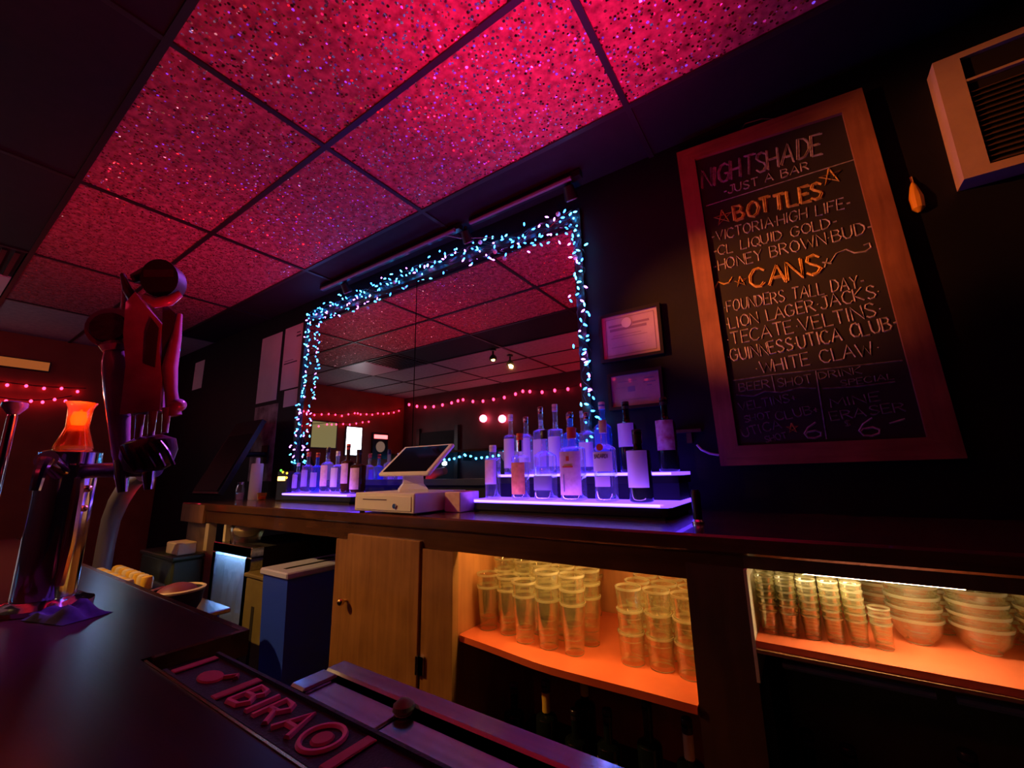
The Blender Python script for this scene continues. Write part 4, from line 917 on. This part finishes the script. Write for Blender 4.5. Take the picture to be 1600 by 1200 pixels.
t = thing('green_tub', 'dark green plastic tub behind the left end of the near bar', 'tub', (-3.39, 1.16, 0)); MB().box((-.28, -.13, 0), (.26, .03, .86), .01).build('tub_body', M_green_bin, t)
MB().box((-.29, -.14, .86), (.27, .03, .885), .006).build('rim', M_green_bin, t)
t = thing('paper_pack', 'small pale paper pack lying on the green tub', 'pack', (-3.24, 1.10, .8855)); MB().box((-.09, -.05, .0008), (.09, .05, .07), .006).build('pack', M_cream, t); MB().box((-.14, -.03, .0008), (-.092, .03, .012), .003).build('flap', M_white, t)

# ================================================================== CUSTOMER SIDE (seen in the mirror)
me_red = MB().sphere((0, 0, 0), .022, 10, 6, 1, 1, 1.3).mesh('bulb', M_bulb_red, 60)
def string(name, label, pts, n, me, sag, group=None, off=.0):
    t = thing(name, label, 'string lights', (0, 0, 0), 0, group); w = MB(); tot = len(pts) - 1; line = []
    for s in range(tot):
        a, b = Vector(pts[s]), Vector(pts[s + 1])
        for k in range(9):
            u = k / 8; p = a.lerp(b, u); p.z -= sag * 4 * u * (1 - u)
            line.append(p)
    w.tube(line, .005, 5).build('wire', M_black, t)
    for k in range(n):
        f = (k + .5) / n * (len(line) - 1); i = int(f); p = line[i].lerp(line[min(i + 1, len(line) - 1)], f - i)
        inst('bulb', me, t, (p.x, p.y, p.z - .028 + random.uniform(-.02, .02)))
    return t
string('red_light_string', 'red bulb string swagged along the top of the maroon wall', [(-6.4, -1.93, 2.74), (-5.0, -1.93, 2.66), (-3.6, -1.93, 2.66), (-2.2, -1.93, 2.66), (-.8, -1.93, 2.66), (.6, -1.93, 2.66)], 34, me_red, .09, 'red light strings')
me_red_s = MB().sphere((0, 0, 0), .013, 8, 6, 1, 1, 1.3).mesh('bulb', M_bulb_red, 60)
string('red_light_string', 'upper red bulb string across the orange end wall', [(-6.47, -1.9, 2.62), (-6.47, -.9, 2.44), (-6.47, .1, 2.36), (-6.47, 1.1, 2.34)], 26, me_red_s, .04, 'red light strings')
string('red_light_string', 'lower red bulb string across the orange end wall', [(-6.46, -1.2, 2.34), (-6.46, -.4, 2.22), (-6.46, .5, 2.16), (-6.46, 1.0, 2.24)], 20, me_red_s, .04, 'red light strings')
me_blue_s = MB().sphere((0, 0, 0), .018, 8, 6).mesh('bulb', M_bulb_cyan, 60)
string('blue_light_string', 'blue bulb string hanging under the drink ledge in the mirror', [(-6.3, -1.78, 1.64), (-5.5, -1.78, 1.66), (-4.7, -1.78, 1.66), (-3.9, -1.78, 1.66), (-3.0, -1.78, 1.66)], 30, me_blue_s, .07)
t = thing('drink_ledge', 'long narrow drink ledge along the maroon wall', 'ledge', (-4.6, -2.0, 1.70)); box('shelf', (-1.9, .002, -.02), (2.2, .28, .02), M_counter, t)
for x in (-1.6, -.2, 1.2): box('bracket', (x, .002, -.16), (x + .04, .2, -.02), M_black, t)
for k, (x, z, s) in enumerate(((-4.42, 2.22, 'left'), (-4.02, 2.18, 'right'))):
    t = thing('red_globe_lamp', 'glowing red globe wall lamp, %s of the pair in the mirror' % s, 'lamp', (x, -2.0, z), 0, 'red globe lamps')
    MB().tube([(0, .002, -.02), (0, .05, -.02), (0, .07, -.04)], .012, 8).build('bracket', M_black, t); MB().sphere((0, .07, .02), .065, 16, 10).build('globe', M_globe, t)
for k, (x, y, s) in enumerate(((-2.98, -.30, 'nearer the mirror'), (-2.96, -.64, 'farther from the mirror'))):
    t = thing('ceiling_spot', 'small warm ceiling spot with black shade, %s' % s, 'lamp', (x, y, ZC - .005), 0, 'warm ceiling spots')
    MB().lathe([(.04, 0), (.04, -.015), (.012, -.02), (.012, -.07)], 14).build('stem', M_black, t); MB().lathe([(.022, -.07), (.045, -.10), (.048, -.135), (.044, -.135), (.038, -.10)], 16, cap=False).build('shade', M_black, t); MB().sphere((0, 0, -.128), .022, 10, 8).build('bulb', M_warmbulb, t)
# end wall
t = thing('wall_screen', 'bright white upright screen on the orange end wall', 'screen', (XL, -.86, 1.92)); box('case', (.001, -.17, -.26), (.03, .17, .26), M_black, t); box('screen', (.0302, -.15, -.24), (.034, .15, .24), M_screen_white, t)
t = thing('lit_poster', 'pale yellowish lit poster on the orange end wall', 'poster', (XL, -.30, 2.0)); box('frame', (.001, -.24, -.23), (.015, .24, .23), M_black, t); box('sheet', (.0152, -.22, -.21), (.018, .22, .21), M_poster_lit, t)
t = thing('beer_sign', 'small beer sign with red lit bar over a round pale emblem', 'sign', (XL, -1.42, 1.86)); box('case', (.001, -.17, -.24), (.05, .17, .24), M_black, t); box('lit_bar', (.0502, -.15, .13), (.058, .15, .20), M_neon_red, t)
MB().tube([(.05, 0, -.02), (.056, 0, -.02)], .10, 20).build('round_emblem', emis('pale_emblem', (.9, .5, .35), .22), t)
t = thing('amber_wall_panel', 'long amber glowing panel high on the end wall', 'panel', (XL, .56, 2.52)); box('case', (.001, -.26, -.055), (.05, .24, .055), M_black, t); box('diffuser', (.0502, -.25, -.045), (.056, .23, .045), M_amber_panel, t)
struct(box('door_1', (-6.0, YF, 0), (-5.1, YF + .03, 2.1), M_blackmat)); struct(box('trim_1', (-6.08, YF, 0), (-6.0, YF + .05, 2.18), M_black)); struct(box('trim_2', (-5.1, YF, 0), (-5.02, YF + .05, 2.18), M_black))
